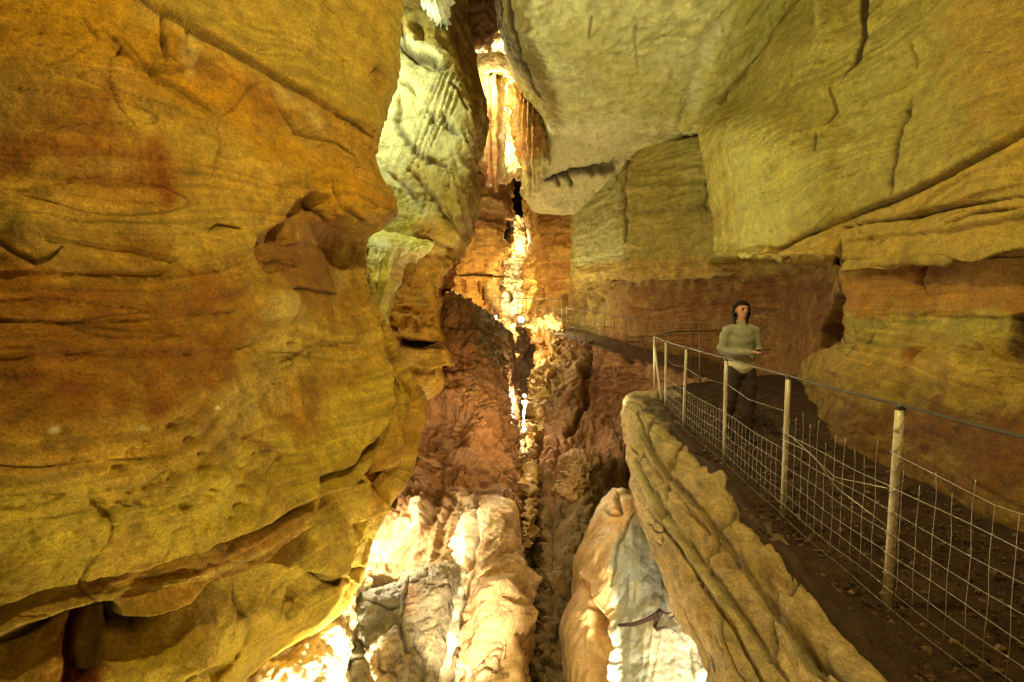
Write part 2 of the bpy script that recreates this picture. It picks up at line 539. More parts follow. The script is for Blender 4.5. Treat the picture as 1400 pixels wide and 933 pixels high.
A_feats = [
    ('ledge', DIAG, .055, 60, 50), ('crack', DIAG, 2.5, .08),
    ('ledge', E1, .12, 45, 20), ('crack', E1, 3.2, .13),
    ('ledge', E2, .31, 40, 65), ('crack', [(q[0], q[1] + 3) for q in E2], 5, .28),
    ('ledge', [(285, 790), (340, 755), (400, 722), (416, 705)], .03, 10, 10),
    ('ledge', [(140, 792), (210, 790), (270, 768), (345, 742), (412, 706)], .03, 12, 12),
    ('ledge', [(408, 805), (430, 793), (480, 782), (492, 780)], .12, 30, 25), ('crack', [(430, 795), (480, 785), (505, 776)], 3, .08),
    ('crack', [(518, 438), (535, 480), (549, 515), (553, 545), (548, 572), (520, 610), (480, 640)], 5, .3),
    ('dent', [(520, 436), (545, 470), (600, 540), (600, 600), (540, 700), (500, 650), (548, 572), (553, 545), (540, 495)], .28, 9),
    ('scoop', [(344, 340), (350, 324), (386, 304), (404, 276), (425, 262), (452, 268), (470, 296), (500, 314), (560, 318), (560, 430), (430, 430), (372, 400), (358, 370)], .20, 8, 325, 410),
    ('crack', [(364, 356), (378, 361), (392, 358), (420, 366)], 3, .02), ('crack', [(402, 394), (425, 397), (440, 400), (460, 402)], 3.4, .03), ('bump', 385, 385, 20, 8, 10, .03), ('bump', 480, 366, 7, 32, 8, .07), ('bump', 382, 420, 30, 24, -20, .10), ('bump', 285, 385, 50, 30, 5, .07), ('bump', 290, 340, 55, 26, 0, .05),
    ('crack', [(-20, 322), (20, 345), (45, 356), (65, 350), (86, 336)], 3, .06), ('bump', 45, 310, 50, 30, 20, .06),
    ('ledge', [(60, 325), (120, 330), (180, 338), (245, 356)], .035, 25, 14),
    ('ledge', [(-60, 372), (60, 368), (150, 368), (240, 372)], .03, 14, 25),
    ('ledge', [(-60, 437), (60, 440), (170, 436), (300, 426), (345, 420)], .025, 18, 22),
    ('ledge', [(-50, 492), (40, 486), (150, 478), (260, 480), (350, 468)], .025, 14, 24),
    ('crack', [(100, 40), (145, 37), (165, 60), (150, 78), (148, 110), (165, 145), (190, 172)], 2, .035),
    ('crack', [(165, 48), (200, 90), (250, 120), (300, 157)], 2.2, .04), ('ledge', [(150, 50), (200, 90), (250, 122), (302, 160)], .05, 30, 20),
    ('crack', [(255, 15), (256, 50), (255, 82)], 2, .05), ('bump', 238, 60, 17, 40, 0, .07), ('ledge', [(205, 92), (235, 98), (262, 90), (277, 72)], .05, 12, 10),
    ('crack', [(222, 10), (219, 50), (226, 88)], 2.5, .05), ('crack', [(110, 20), (135, 50), (100, 75), (60, 92)], 1.8, .03),
    ('crack', [(370, 120), (385, 150), (405, 180), (430, 188), (465, 196), (485, 214)], 2, .05), ('bump', 420, 155, 38, 22, 35, .07),
    ('crack', [(440, 0), (455, 22)], 2, .05), ('crack', [(300, 160), (320, 150), (345, 118), (365, 110)], 1.6, .03),
    ('crack', [(300, 160), (303, 200), (290, 240)], 1.6, .02), ('crack', [(345, 160), (352, 175), (356, 183)], 1.6, .02), ('bump', 565, 545, 16, 18, 0, .12), ('bump', 556, 505, 10, 24, -20, .10), ('bump', 552, 615, 16, 24, 20, .14), ('ledge', [(505, 662), (535, 650), (570, 632)], .10, 14, 14), ('ledge', [(490, 718), (512, 706), (540, 694)], .08, 12, 12),
    ('dent', [(503, 100), (516, 90), (527, 102), (530, 118), (518, 134), (506, 124)], .07, 4),
    ('flute', [(100, 180), (225, 180), (240, 270), (100, 240)], 0, 1, 14, .018, 25),
    ('flute', [(370, 240), (410, 230), (380, 290), (352, 280)], .3, 1, 9, .02, 12),
    ('crack', [(286, 314), (300, 309), (330, 314)], 2.2, .03),
    ('crack', [(430, 265), (440, 290), (455, 312)], 5, .08), ('crack', [(455, 250), (470, 285), (500, 305)], 5, .06),
    ('pits', [(190, 560), (420, 560), (425, 660), (300, 720), (140, 760), (120, 700)], 60, 2, 9, .05),
    ('pits', [(380, 470), (500, 470), (545, 560), (440, 640), (390, 600)], 22, 2, 7, .04),
    ('pits', [(0, 600), (420, 600), (400, 690), (0, 780)], 50, 1.5, 5, .03),
    ('bump', 300, 657, 17, 10, 0, .05), ('bump', 345, 682, 14, 12, 0, .04), ('bump', 235, 700, 12, 8, 0, .03),
    ('ledge', [(350, 560), (385, 490), (430, 470), (500, 462)], .04, 30, 30),
    ('dent', [(118, 814), (148, 820), (152, 860), (128, 925), (112, 960), (78, 955), (92, 880)], .28, 8),
    ('crack', [(150, 850), (140, 890), (118, 950)], 6, .12),
    ('crack', [(432, 690), (436, 740), (428, 800), (400, 850)], 8, .06), ('bump', 462, 720, 34, 60, 10, .08),
    ('crack', [(350, 800), (354, 860), (330, 900)], 5, .05), ('ledge', [(250, 930), (310, 905), (360, 880), (420, 850)], .04, 14, 16),
]
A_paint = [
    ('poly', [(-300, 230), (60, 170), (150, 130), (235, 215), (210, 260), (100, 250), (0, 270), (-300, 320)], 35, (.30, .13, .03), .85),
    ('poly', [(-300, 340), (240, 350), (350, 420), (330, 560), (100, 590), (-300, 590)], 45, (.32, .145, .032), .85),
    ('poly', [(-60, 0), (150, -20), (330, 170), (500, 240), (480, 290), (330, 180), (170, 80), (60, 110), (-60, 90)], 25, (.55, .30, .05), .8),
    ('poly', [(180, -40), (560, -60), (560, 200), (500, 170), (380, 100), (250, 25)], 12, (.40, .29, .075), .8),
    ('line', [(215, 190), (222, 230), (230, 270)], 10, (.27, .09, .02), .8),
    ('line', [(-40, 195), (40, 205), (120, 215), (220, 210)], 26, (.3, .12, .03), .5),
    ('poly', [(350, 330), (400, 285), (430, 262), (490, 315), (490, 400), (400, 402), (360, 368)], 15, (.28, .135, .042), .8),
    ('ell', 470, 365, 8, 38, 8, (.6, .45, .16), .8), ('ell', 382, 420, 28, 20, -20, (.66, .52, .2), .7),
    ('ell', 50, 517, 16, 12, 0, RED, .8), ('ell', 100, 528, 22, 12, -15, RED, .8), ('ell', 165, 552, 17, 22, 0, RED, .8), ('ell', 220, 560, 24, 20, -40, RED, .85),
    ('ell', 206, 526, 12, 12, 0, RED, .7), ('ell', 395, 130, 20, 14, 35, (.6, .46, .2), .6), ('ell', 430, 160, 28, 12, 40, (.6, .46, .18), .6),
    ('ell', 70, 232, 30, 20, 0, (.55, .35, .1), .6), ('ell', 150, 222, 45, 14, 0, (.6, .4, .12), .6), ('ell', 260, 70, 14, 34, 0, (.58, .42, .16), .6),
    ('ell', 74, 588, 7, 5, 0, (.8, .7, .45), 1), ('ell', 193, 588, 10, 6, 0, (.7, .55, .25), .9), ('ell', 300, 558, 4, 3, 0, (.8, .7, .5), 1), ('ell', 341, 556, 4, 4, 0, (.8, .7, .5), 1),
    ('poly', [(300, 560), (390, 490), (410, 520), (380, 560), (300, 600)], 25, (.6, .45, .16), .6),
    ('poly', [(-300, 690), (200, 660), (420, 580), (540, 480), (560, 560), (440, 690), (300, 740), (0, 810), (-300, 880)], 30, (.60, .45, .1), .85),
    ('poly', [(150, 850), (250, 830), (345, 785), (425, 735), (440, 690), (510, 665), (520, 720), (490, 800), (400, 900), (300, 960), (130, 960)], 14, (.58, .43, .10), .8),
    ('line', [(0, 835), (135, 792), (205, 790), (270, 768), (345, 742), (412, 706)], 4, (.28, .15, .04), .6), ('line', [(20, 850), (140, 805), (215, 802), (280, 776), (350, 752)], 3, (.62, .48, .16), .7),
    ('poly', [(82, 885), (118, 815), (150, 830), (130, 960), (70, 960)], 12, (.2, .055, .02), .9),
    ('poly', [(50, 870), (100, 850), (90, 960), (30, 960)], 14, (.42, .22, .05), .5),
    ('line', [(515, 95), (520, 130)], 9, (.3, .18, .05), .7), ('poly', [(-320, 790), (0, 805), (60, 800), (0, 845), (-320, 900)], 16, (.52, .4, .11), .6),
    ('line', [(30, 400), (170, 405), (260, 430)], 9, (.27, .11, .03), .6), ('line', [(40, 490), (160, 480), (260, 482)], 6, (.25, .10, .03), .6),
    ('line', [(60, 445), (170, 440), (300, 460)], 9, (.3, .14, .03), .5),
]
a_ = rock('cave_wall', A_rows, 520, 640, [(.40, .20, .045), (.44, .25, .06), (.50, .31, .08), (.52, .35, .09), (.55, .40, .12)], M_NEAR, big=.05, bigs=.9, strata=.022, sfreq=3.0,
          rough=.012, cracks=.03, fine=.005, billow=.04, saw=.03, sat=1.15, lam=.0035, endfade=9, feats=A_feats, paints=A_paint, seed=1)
info(a_, 'huge golden ochre rock wall with wavy overhanging ledges, filling the whole left side', 'rock wall', kind='structure')

# ---- B: scalloped grey-green wall behind it
def rowB(y, xc, xs, xl=440, dc=9.8):
    return [(xl - 60, y, 10.2), (xl, y, 9.9), ((xl + xc) / 2, y, 9.75), (xc - 12, y, dc), (xc + 6, y, dc + .25), ((xc + xs) / 2 + 3, y, dc + 1.2), (xs - 4, y, dc + 2.4), (xs, y, dc + 3.4), (xs - 25, y, dc + 6)]

B_rows = [rowB(-330, 600, 645), rowB(-120, 602, 640), rowB(0, 606, 637, 440), rowB(60, 615, 643, 450), rowB(110, 626, 655), rowB(150, 640, 664), rowB(175, 640, 664),
          rowB(205, 634, 659), rowB(235, 626, 652), rowB(265, 617, 656), rowB(300, 604, 649), rowB(330, 592, 640), rowB(345, 585, 633), rowB(370, 588, 632), rowB(400, 592, 621),
          rowB(415, 596, 606), rowB(440, 596, 602), rowB(470, 603, 608), rowB(485, 606, 614), rowB(500, 608, 616), rowB(508, 604, 612), rowB(530, 598, 604), rowB(550, 575, 584), rowB(600, 560, 570)]
B_feats = [
    ('ledge', [(520, 30), (545, 50), (570, 74), (590, 85), (606, 88), (618, 78)], .30, 40, 18), ('crack', [(540, 48), (570, 76), (604, 90)], 4.5, .2),
    ('flute', [(545, 240), (580, 120), (606, 86), (640, 100), (625, 160), (585, 215), (560, 250)], -.45, 1, 8, .085, 10),
    ('flute', [(515, 190), (560, 170), (600, 200), (600, 330), (540, 300), (510, 250)], -.2, 1, 14, .04, 14),
    ('crack', [(540, 106), (556, 112), (568, 128)], 4.5, .12), ('crack', [(545, 130), (548, 150), (543, 168), (556, 190), (570, 210), (590, 220), (612, 228)], 5, .14),
    ('crack', [(588, 150), (594, 168)], 4.5, .12), ('crack', [(604, 152), (612, 172), (626, 182)], 4.5, .12), ('crack', [(618, 110), (632, 128), (640, 150)], 3, .12),
    ('crack', [(560, 230), (580, 255), (600, 280), (612, 300)], 3, .12), ('crack', [(530, 235), (560, 262), (575, 285)], 3, .08),
    ('flute', [(612, 0), (650, 40), (668, 150), (650, 330), (620, 330), (600, 260), (640, 150)], .3, 1, 10, .14, 8),
    ('bump', 595, 318, 24, 20, 15, .35), ('crack', [(572, 330), (595, 330), (625, 345)], 2.5, .12),
    ('dent', [(606, 425), (603, 385), (620, 360), (636, 350), (640, 372), (620, 412)], .25, 6),
    ('dent', [(545, 463), (608, 467), (610, 476), (560, 476), (547, 472)], .9, 3), ('ledge', [(530, 463), (560, 464), (608, 468)], .15, 8, 8),
    ('ledge', [(552, 501), (585, 504), (616, 500)], .35, 8, 10), ('pits', [(530, 418), (598, 425), (600, 460), (530, 455)], 46, 1.5, 4, .16),
    ('ledge', [(530, 420), (560, 418), (600, 424)], .08, 6, 6), ('ledge', [(530, 440), (560, 438), (600, 444)], .08, 6, 6),
    ('crack', [(532, 12), (545, 30), (556, 60)], 5, .2), ('dent', [(560, 30), (575, 20), (585, 60), (570, 62)], .25, 6),
]
GRY = (.46, .44, .22)
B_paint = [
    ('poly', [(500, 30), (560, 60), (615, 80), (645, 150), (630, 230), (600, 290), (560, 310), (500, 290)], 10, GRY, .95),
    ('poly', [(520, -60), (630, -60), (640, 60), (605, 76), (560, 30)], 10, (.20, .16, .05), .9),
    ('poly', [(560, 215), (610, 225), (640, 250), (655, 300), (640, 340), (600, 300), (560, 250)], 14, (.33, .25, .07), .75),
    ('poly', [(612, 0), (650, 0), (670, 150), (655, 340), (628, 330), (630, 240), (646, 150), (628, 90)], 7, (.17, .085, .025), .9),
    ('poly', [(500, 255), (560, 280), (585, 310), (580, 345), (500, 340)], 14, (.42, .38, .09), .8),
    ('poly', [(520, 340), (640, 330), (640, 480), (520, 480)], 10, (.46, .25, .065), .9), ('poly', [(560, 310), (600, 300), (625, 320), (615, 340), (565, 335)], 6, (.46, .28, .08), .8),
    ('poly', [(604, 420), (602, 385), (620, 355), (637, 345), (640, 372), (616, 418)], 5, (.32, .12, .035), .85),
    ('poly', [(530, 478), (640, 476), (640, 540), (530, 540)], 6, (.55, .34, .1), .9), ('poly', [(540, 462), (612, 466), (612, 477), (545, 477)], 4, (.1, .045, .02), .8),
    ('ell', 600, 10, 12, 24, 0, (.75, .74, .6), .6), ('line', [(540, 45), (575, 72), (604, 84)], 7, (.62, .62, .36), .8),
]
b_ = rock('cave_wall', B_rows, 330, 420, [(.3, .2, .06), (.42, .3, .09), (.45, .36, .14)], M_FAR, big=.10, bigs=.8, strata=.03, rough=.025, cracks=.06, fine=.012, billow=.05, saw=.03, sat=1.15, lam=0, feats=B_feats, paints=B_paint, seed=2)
info(b_, 'scalloped grey-green rock wall standing just behind the golden wall, with stacked slabs at its foot', 'rock wall', kind='structure')

# ---- B2: yellow-green flowstone tongue on the shelf
DR_rows = [[(480, 318, 9.3), (520, 316, 8.9), (560, 322, 8.9), (590, 330, 9.5), (600, 335, 10.2)], [(478, 336, 9.0), (512, 328, 8.4), (545, 335, 8.4), (575, 337, 8.8), (590, 342, 9.8)],
           [(480, 352, 8.9), (506, 348, 8.1), (535, 345, 8.0), (566, 346, 8.4), (578, 350, 9.6)], [(488, 375, 8.8), (500, 368, 8.0), (525, 368, 7.8), (545, 366, 8.1), (558, 362, 9.4)],
           [(492, 395, 8.7), (500, 392, 7.9), (520, 394, 7.7), (538, 392, 8.0), (546, 385, 9.3)], [(495, 425, 8.7), (503, 425, 7.9), (518, 425, 7.8), (530, 420, 8.1), (536, 410, 9.3)],
           [(505, 470, 8.8), (512, 470, 8.1), (520, 468, 8.0), (527, 465, 8.3), (530, 462, 9.3)]]
o = rock('flowstone_tongue', DR_rows, 130, 150, [(.42, .40, .07), (.5, .46, .1), (.56, .48, .16)], M_WET, big=.06, bigs=1.2, strata=.02, rough=.03, cracks=0, fine=.008,
         feats=[('flute', [(490, 340), (585, 335), (560, 380), (520, 440), (495, 440)], -.35, 1, 11, .13, 6)],
         paints=[('poly', [(535, 343), (590, 338), (575, 352), (540, 392), (532, 380)], 5, (.5, .33, .12), .9), ('ell', 515, 335, 20, 10, 0, (.5, .5, .16), .8)], seed=3, base=at(515, 470, 8.3))
info(o, 'yellow-green flowstone tongue draped over the shelf behind the golden wall', 'flowstone')
ST_rows = [[(580, -30, 9.4), (596, -30, 9.0), (612, -30, 9.2), (622, -30, 9.9)], [(576, 0, 9.5), (592, 0, 9.1), (606, 2, 9.2), (618, 4, 9.8)], [(584, 14, 9.6), (594, 18, 9.25), (606, 20, 9.3), (614, 20, 9.8)],
           [(592, 26, 9.8), (598, 30, 9.5), (606, 33, 9.5), (612, 34, 9.9)], [(594, 30, 10.2), (599, 35, 10.1), (606, 37, 10.1), (611, 36, 10.2)]]
o = rock('stalactite_fringe', ST_rows, 120, 110, [(.7, .69, .5), (.78, .78, .62)], M_WET, big=.04, strata=0, rough=.03, cracks=0, feats=[('flute', [(560, -60), (640, -60), (630, 45), (580, 45)], .2, 1, 4.5, .14, 4)], seed=4, base=at(600, -30, 9.4))
info(o, 'small white fringe of stalactites high on the grey-green wall at the top edge', 'stalactites')

# ---- C: dark red slope in the chasm, left of the cleft
C_rows = [
    [(520, 405, 15), (590, 404, 14.5), (625, 406, 14.5), (655, 426, 15), (688, 450, 15.5), (704, 472, 16), (712, 490, 17)],
    [(530, 420, 12.6), (598, 408, 12.2), (625, 411, 12.2), (650, 429, 12.4), (682, 450, 12.8), (698, 470, 13.6), (706, 482, 15)],
    [(530, 465, 11.8), (600, 466, 11.4), (640, 474, 11.2), (668, 488, 11.6), (688, 500, 12.2), (698, 512, 13.2), (706, 520, 15)],
    [(530, 510, 11), (600, 512, 10.8), (640, 518, 10.6), (668, 526, 10.9), (690, 535, 11.4), (699, 540, 12.4), (706, 545, 14)],
    [(520, 560, 10.5), (590, 560, 10.2), (640, 562, 10), (675, 568, 10.4), (694, 572, 10.9), (701, 574, 11.8), (706, 575, 13.5)],
    [(500, 610, 9.8), (560, 608, 9.6), (630, 606, 9.2), (672, 612, 9.6), (694, 616, 10), (702, 618, 11), (707, 618, 13)],
    [(490, 655, 9), (560, 650, 8.7), (630, 650, 8.4), (672, 650, 8.7), (697, 652, 9.2), (704, 654, 10.2), (709, 654, 12)],
    [(470, 700, 8), (540, 700, 7.7), (620, 700, 7.4), (675, 698, 7.4), (700, 702, 7.9), (708, 704, 9), (712, 704, 11)],
    [(450, 745, 7.3), (540, 745, 7), (620, 745, 6.8), (675, 742, 6.7), (702, 746, 7.1), (709, 748, 8), (713, 748, 10)],
    [(430, 790, 6.8), (540, 790, 6.5), (620, 788, 6.2), (680, 785, 6.0), (706, 790, 6.4), (712, 792, 7.2), (716, 792, 9)],
    [(410, 860, 6.2), (540, 860, 5.8), (620, 858, 5.6), (680, 855, 5.4), (708, 860, 5.8), (714, 862, 6.6), (718, 862, 8)],
    [(380, 940, 5.6), (540, 940, 5.2), (620, 938, 5.1), (680, 935, 4.9), (709, 940, 5.2), (715, 942, 6), (719, 942, 7.4)],
    [(330, 1100, 4.9), (540, 1100, 4.4), (620, 1100, 4.3), (680, 1100, 4.2), (708, 1100, 4.5), (714, 1100, 5), (718, 1100, 6.5)]]
C_feats = [
    ('crack', [(600, 447), (640, 449), (665, 452)], 2, .1), ('ledge', [(600, 472), (640, 478), (665, 470)], .12, 10, 10), ('crack', [(560, 500), (610, 508), (640, 505)], 3, .15),
    ('dent', [(560, 560), (620, 545), (660, 560), (640, 610), (580, 625), (555, 610)], .35, 20), ('bump', 590, 530, 30, 30, 0, .2),
    ('dent', [(565, 640), (600, 610), (660, 620), (690, 655), (660, 670), (600, 660)], .3, 14),
    ('crack', [(640, 690), (625, 740), (630, 800), (612, 870), (600, 930)], 7, .22), ('bump', 680, 790, 24, 90, -5, .3), ('bump', 655, 860, 30, 80, -8, .22),
    ('flute', [(520, 660), (700, 640), (712, 800), (690, 960), (580, 960), (600, 780), (520, 780)], -.25, 1, 26, .07, 18),
    ('crack', [(665, 705), (650, 760), (636, 830), (630, 930)], 5, .2), ('bump', 560, 720, 40, 30, -25, .2), ('bump', 520, 770, 30, 20, -30, .18),
    ('ledge', [(490, 810), (540, 795), (590, 788), (640, 790)], .18, 14, 14),
]
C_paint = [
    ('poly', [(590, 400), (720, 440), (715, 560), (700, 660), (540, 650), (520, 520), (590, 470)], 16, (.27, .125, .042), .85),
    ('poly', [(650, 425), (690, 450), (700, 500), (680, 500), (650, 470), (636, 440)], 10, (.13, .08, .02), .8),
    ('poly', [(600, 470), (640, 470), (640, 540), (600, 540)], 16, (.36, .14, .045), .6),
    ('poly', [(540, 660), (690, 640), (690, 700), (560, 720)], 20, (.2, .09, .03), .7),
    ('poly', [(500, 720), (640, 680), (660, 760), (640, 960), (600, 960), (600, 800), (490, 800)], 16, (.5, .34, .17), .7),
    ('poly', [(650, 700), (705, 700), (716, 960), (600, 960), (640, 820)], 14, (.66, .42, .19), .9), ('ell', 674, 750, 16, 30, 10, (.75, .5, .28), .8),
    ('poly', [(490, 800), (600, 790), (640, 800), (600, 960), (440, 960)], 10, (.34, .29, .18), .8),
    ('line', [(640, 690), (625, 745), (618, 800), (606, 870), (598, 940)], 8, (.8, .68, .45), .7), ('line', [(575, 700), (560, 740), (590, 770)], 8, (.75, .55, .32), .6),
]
o = rock('cave_wall', C_rows, 330, 560, [(.2, .09, .035), (.34, .17, .06), (.44, .26, .1)], M_SCREE, big=.12, bigs=1.3, strata=.02, rough=.07, cracks=.10, fine=.02, billow=.20, saw=.05, crack_shade=.5, zs=.7, feats=C_feats, paints=C_paint, seed=5)
info(o, 'dark red broken rock slope running down into the chasm, left of the black cleft', 'rock slope', kind='structure')

# ---- D: red wall under the far path, right of the cleft
PATH_IN = [(748, 451, 20.2), (770, 461, 18.5), (800, 468, 17.3), (835, 480, 16), (870, 491, 14.8), (910, 502, 13.6), (985, 526, 12.2), (1040, 537, 11.4), (1090, 545, 10.6)]
D_rows = [
    [(738, 455, 23)] + [(x, y, d) for x, y, d in PATH_IN],
    [(736, 465, 22)] + [(x - 1, y + 10, d - .05) for x, y, d in PATH_IN],
    [(730, 525, 21), (745, 530, 17), (775, 535, 16.5), (805, 538, 16.3), (840, 545, 15.6), (870, 555, 14.5), (910, 560, 13.4), (985, 585, 12), (1090, 600, 10.5)],
    [(728, 590, 18), (738, 590, 14.5), (765, 590, 14), (800, 592, 14), (840, 596, 13.8), (870, 600, 13), (910, 620, 12.5), (985, 640, 11.5), (1090, 650, 10)],
    [(722, 640, 15), (730, 640, 12), (755, 640, 11.5), (790, 640, 11.6), (830, 640, 12), (865, 655, 11.8), (910, 670, 11.4), (985, 690, 10.5), (1090, 700, 9.4)],
    [(724, 690, 14), (729, 690, 11.2), (746, 690, 10), (780, 690, 10), (820, 695, 10.2), (860, 705, 10.2), (910, 720, 10), (985, 730, 9.5), (1090, 740, 8.4)],
    [(725, 760, 12), (730, 760, 9.4), (746, 760, 8.4), (775, 760, 8.3), (820, 765, 8.4), (860, 770, 8.6), (910, 780, 8.6), (985, 800, 8), (1090, 800, 7.4)],
    [(726, 850, 10), (731, 850, 7.8), (748, 850, 7), (775, 850, 6.9), (820, 855, 7), (860, 860, 7.2), (910, 870, 7.2), (985, 880, 7), (1090, 880, 6.4)],
    [(726, 950, 8.5), (732, 950, 6.6), (748, 950, 5.9), (775, 950, 5.9), (820, 950, 6), (860, 950, 6.1), (910, 950, 6.2), (985, 950, 6), (1090, 950, 5.6)],
    [(724, 1100, 7), (730, 1100, 5.4), (740, 1100, 4.9), (775, 1100, 4.9), (820, 1100, 5), (860, 1100, 5), (910, 1100, 5), (985, 1100, 5), (1090, 1100, 5)]]
D_feats = [
    ('crack', [(802, 470), (800, 495), (797, 520)], 3.5, .5), ('crack', [(805, 540), (800, 560), (785, 585), (770, 600)], 4, .4), ('ledge', [(760, 480), (785, 480), (805, 470)], .2, 8, 12),
    ('dent', [(806, 470), (810, 470), (806, 545), (797, 560), (796, 520)], .4, 4), ('crack', [(842, 505), (848, 515)], 3, .2), ('crack', [(856, 485), (858, 500)], 5, .2), ('crack', [(876, 490), (880, 515), (884, 518)], 2, .15),
    ('bump', 790, 525, 14, 30, 10, .35), ('bump', 780, 560, 18, 22, 0, .3), ('ledge', [(870, 520), (890, 516), (905, 520)], .2, 10, 8),
    ('bump', 800, 660, 30, 40, 20, .5), ('bump', 760, 640, 22, 40, 0, .4), ('bump', 840, 620, 25, 30, 0, .4), ('dent', [(770, 600), (820, 590), (850, 640), (800, 650)], .3, 12),
    ('bump', 795, 735, 26, 60, 12, .3), ('crack', [(765, 620), (752, 700), (745, 800), (750, 900)], 6, .25),
]
D_paint = [
    ('poly', [(760, 450), (1000, 500), (1000, 700), (730, 700), (740, 500)], 20, (.29, .135, .05), .8), ('poly', [(805, 468), (870, 490), (985, 525), (985, 545), (900, 530), (850, 510), (806, 500)], 8, (.42, .22, .08), .7),
    ('poly', [(875, 520), (905, 518), (1000, 540), (1000, 570), (870, 545)], 8, (.5, .27, .09), .7), ('poly', [(745, 470), (800, 472), (796, 520), (760, 560), (740, 540)], 10, (.26, .17, .05), .7),
    ('poly', [(715, 690), (860, 640), (880, 760), (800, 960), (712, 960)], 24, (.19, .13, .05), .85), ('ell', 795, 640, 20, 14, 0, (.4, .24, .1), .5), ('line', [(722, 700), (726, 780), (722, 860)], 5, (.4, .27, .09), .5),
]
o = rock('cave_wall', D_rows, 330, 480, [(.22, .095, .035), (.32, .155, .05), (.42, .24, .08)], M_SCREE, big=.13, bigs=1.1, strata=.03, rough=.08, cracks=.10, fine=.02, billow=.30, saw=.05, feats=D_feats, paints=D_paint, seed=6)
info(o, 'rough red-brown rock face dropping from the far path into the chasm, right of the black cleft', 'rock wall', kind='structure')

# ---- backs of the cleft
SH_rows = [[(600, y, d + 3), (650, y, d + 1.5), (700, y, d), (745, y, d + 1), (800, y, d + 3)] for y, d in ((380, 30), (440, 25), (500, 22), (560, 19), (640, 17), (720, 14), (820, 11), (950, 8.5), (1100, 7))]
o = rock('cave_wall', SH_rows, 120, 200, [(.07, .035, .015), (.14, .07, .03)], M_SCREE, big=.3, strata=.08, rough=.1, seed=7)
info(o, 'black inner wall at the bottom of the narrow cleft', 'rock wall', kind='structure')

# ---- F: far end of the passage
F1_rows = [[(560, y, 25), (610, y, 24.4), (645, y, 24), (x - 18, y, 24.2), (x - 5, y, 24.8), (x, y, 25.8), (x - 6, y, 28)] for y, x in ((225, 694), (255, 697), (275, 697), (295, 700), (312, 690), (330, 690), (350, 688), (370, 684), (400, 684), (440, 684), (500, 690))]
o = rock('cave_wall', F1_rows, 170, 260, [(.42, .2, .05), (.55, .3, .07), (.5, .26, .06)], M_FAR, big=.3, bigs=.5, strata=.12, sfreq=1.3, rough=.03, cracks=.15, fine=.02, billow=.04, saw=.12, wrp=.1,
         feats=[('crack', [(625, 376), (655, 374), (684, 378)], 2.5, .4), ('dent', [(628, 380), (638, 384), (634, 400), (627, 398)], .6, 3), ('crack', [(655, 385), (657, 400)], 3, .4), ('crack', [(668, 390), (664, 415)], 5, .5), ('bump', 675, 340, 18, 14, 0, .5),
                ('ledge', [(640, 290), (670, 296), (700, 297)], .5, 8, 8), ('ledge', [(640, 308), (670, 305), (690, 312)], .4, 6, 6), ('bump', 678, 285, 14, 12, 0, .4)],
         paints=[('poly', [(640, 230), (705, 240), (705, 312), (640, 310)], 6, (.2, .1, .035), .9), ('poly', [(670, 385), (684, 380), (686, 440), (662, 440)], 5, (.3, .17, .06), .7)], seed=8)
info(o, 'warm orange rock wall at the far end, left of the white-lit flowstone', 'rock wall', kind='structure')
F3_rows = [[(x + 4, y, 30), (x - 1, y, 27.5), (x + 3, y, 25.2), (x + 16, y, 23.6), (760, y, 22.6), (800, y, 22), (850, y, 22.5)] for y, x in ((250, 716), (280, 718), (310, 720), (340, 722), (370, 718), (400, 716), (440, 714), (480, 716), (560, 722))]
o = rock('cave_wall', F3_rows, 200, 260, [(.4, .19, .05), (.5, .27, .06), (.55, .33, .08)], M_FAR, big=.2, bigs=.5, strata=.08, sfreq=1.4, rough=.025, cracks=.12, fine=.02, billow=.04, saw=.10, wrp=.1,
         feats=[('ledge', [(715, 382), (750, 386), (800, 382)], .15, 8, 6), ('ledge', [(722, 318), (760, 312), (790, 318)], .2, 10, 8), ('crack', [(738, 395), (741, 412), (735, 418)], 3, .3), ('dent', [(768, 405), (776, 400), (778, 418), (770, 422)], .5, 3), ('dent', [(730, 392), (742, 394), (742, 415), (728, 412)], .25, 5)],
         paints=[('poly', [(720, 285), (800, 285), (800, 315), (720, 320)], 8, (.28, .14, .04), .7), ('poly', [(775, 395), (810, 395), (810, 480), (770, 480)], 8, (.25, .16, .05), .6)], seed=9)
info(o, 'warm orange rock wall at the far end, between the white-lit flowstone and the pale corner', 'rock wall', kind='structure')
FB_rows = [[(560, y, 37), (640, y, 35), (690, y, 34), (720, y, 34), (780, y, 36), (860, y, 38)] for y in (-330, -100, 100, 230, 290, 340, 420, 520)]
o = rock('cave_wall', FB_rows, 120, 240, [(.4, .26, .11), (.55, .38, .16)], M_FAR, big=.6, bigs=.4, strata=.2, sfreq=.7, rough=.15, cracks=.1, seed=10,
         paints=[('poly', [(680, 236), (722, 236), (722, 290), (680, 290)], 8, (.03, .015, .01), .9)])
info(o, 'farthest back wall of the passage', 'rock wall', kind='structure')
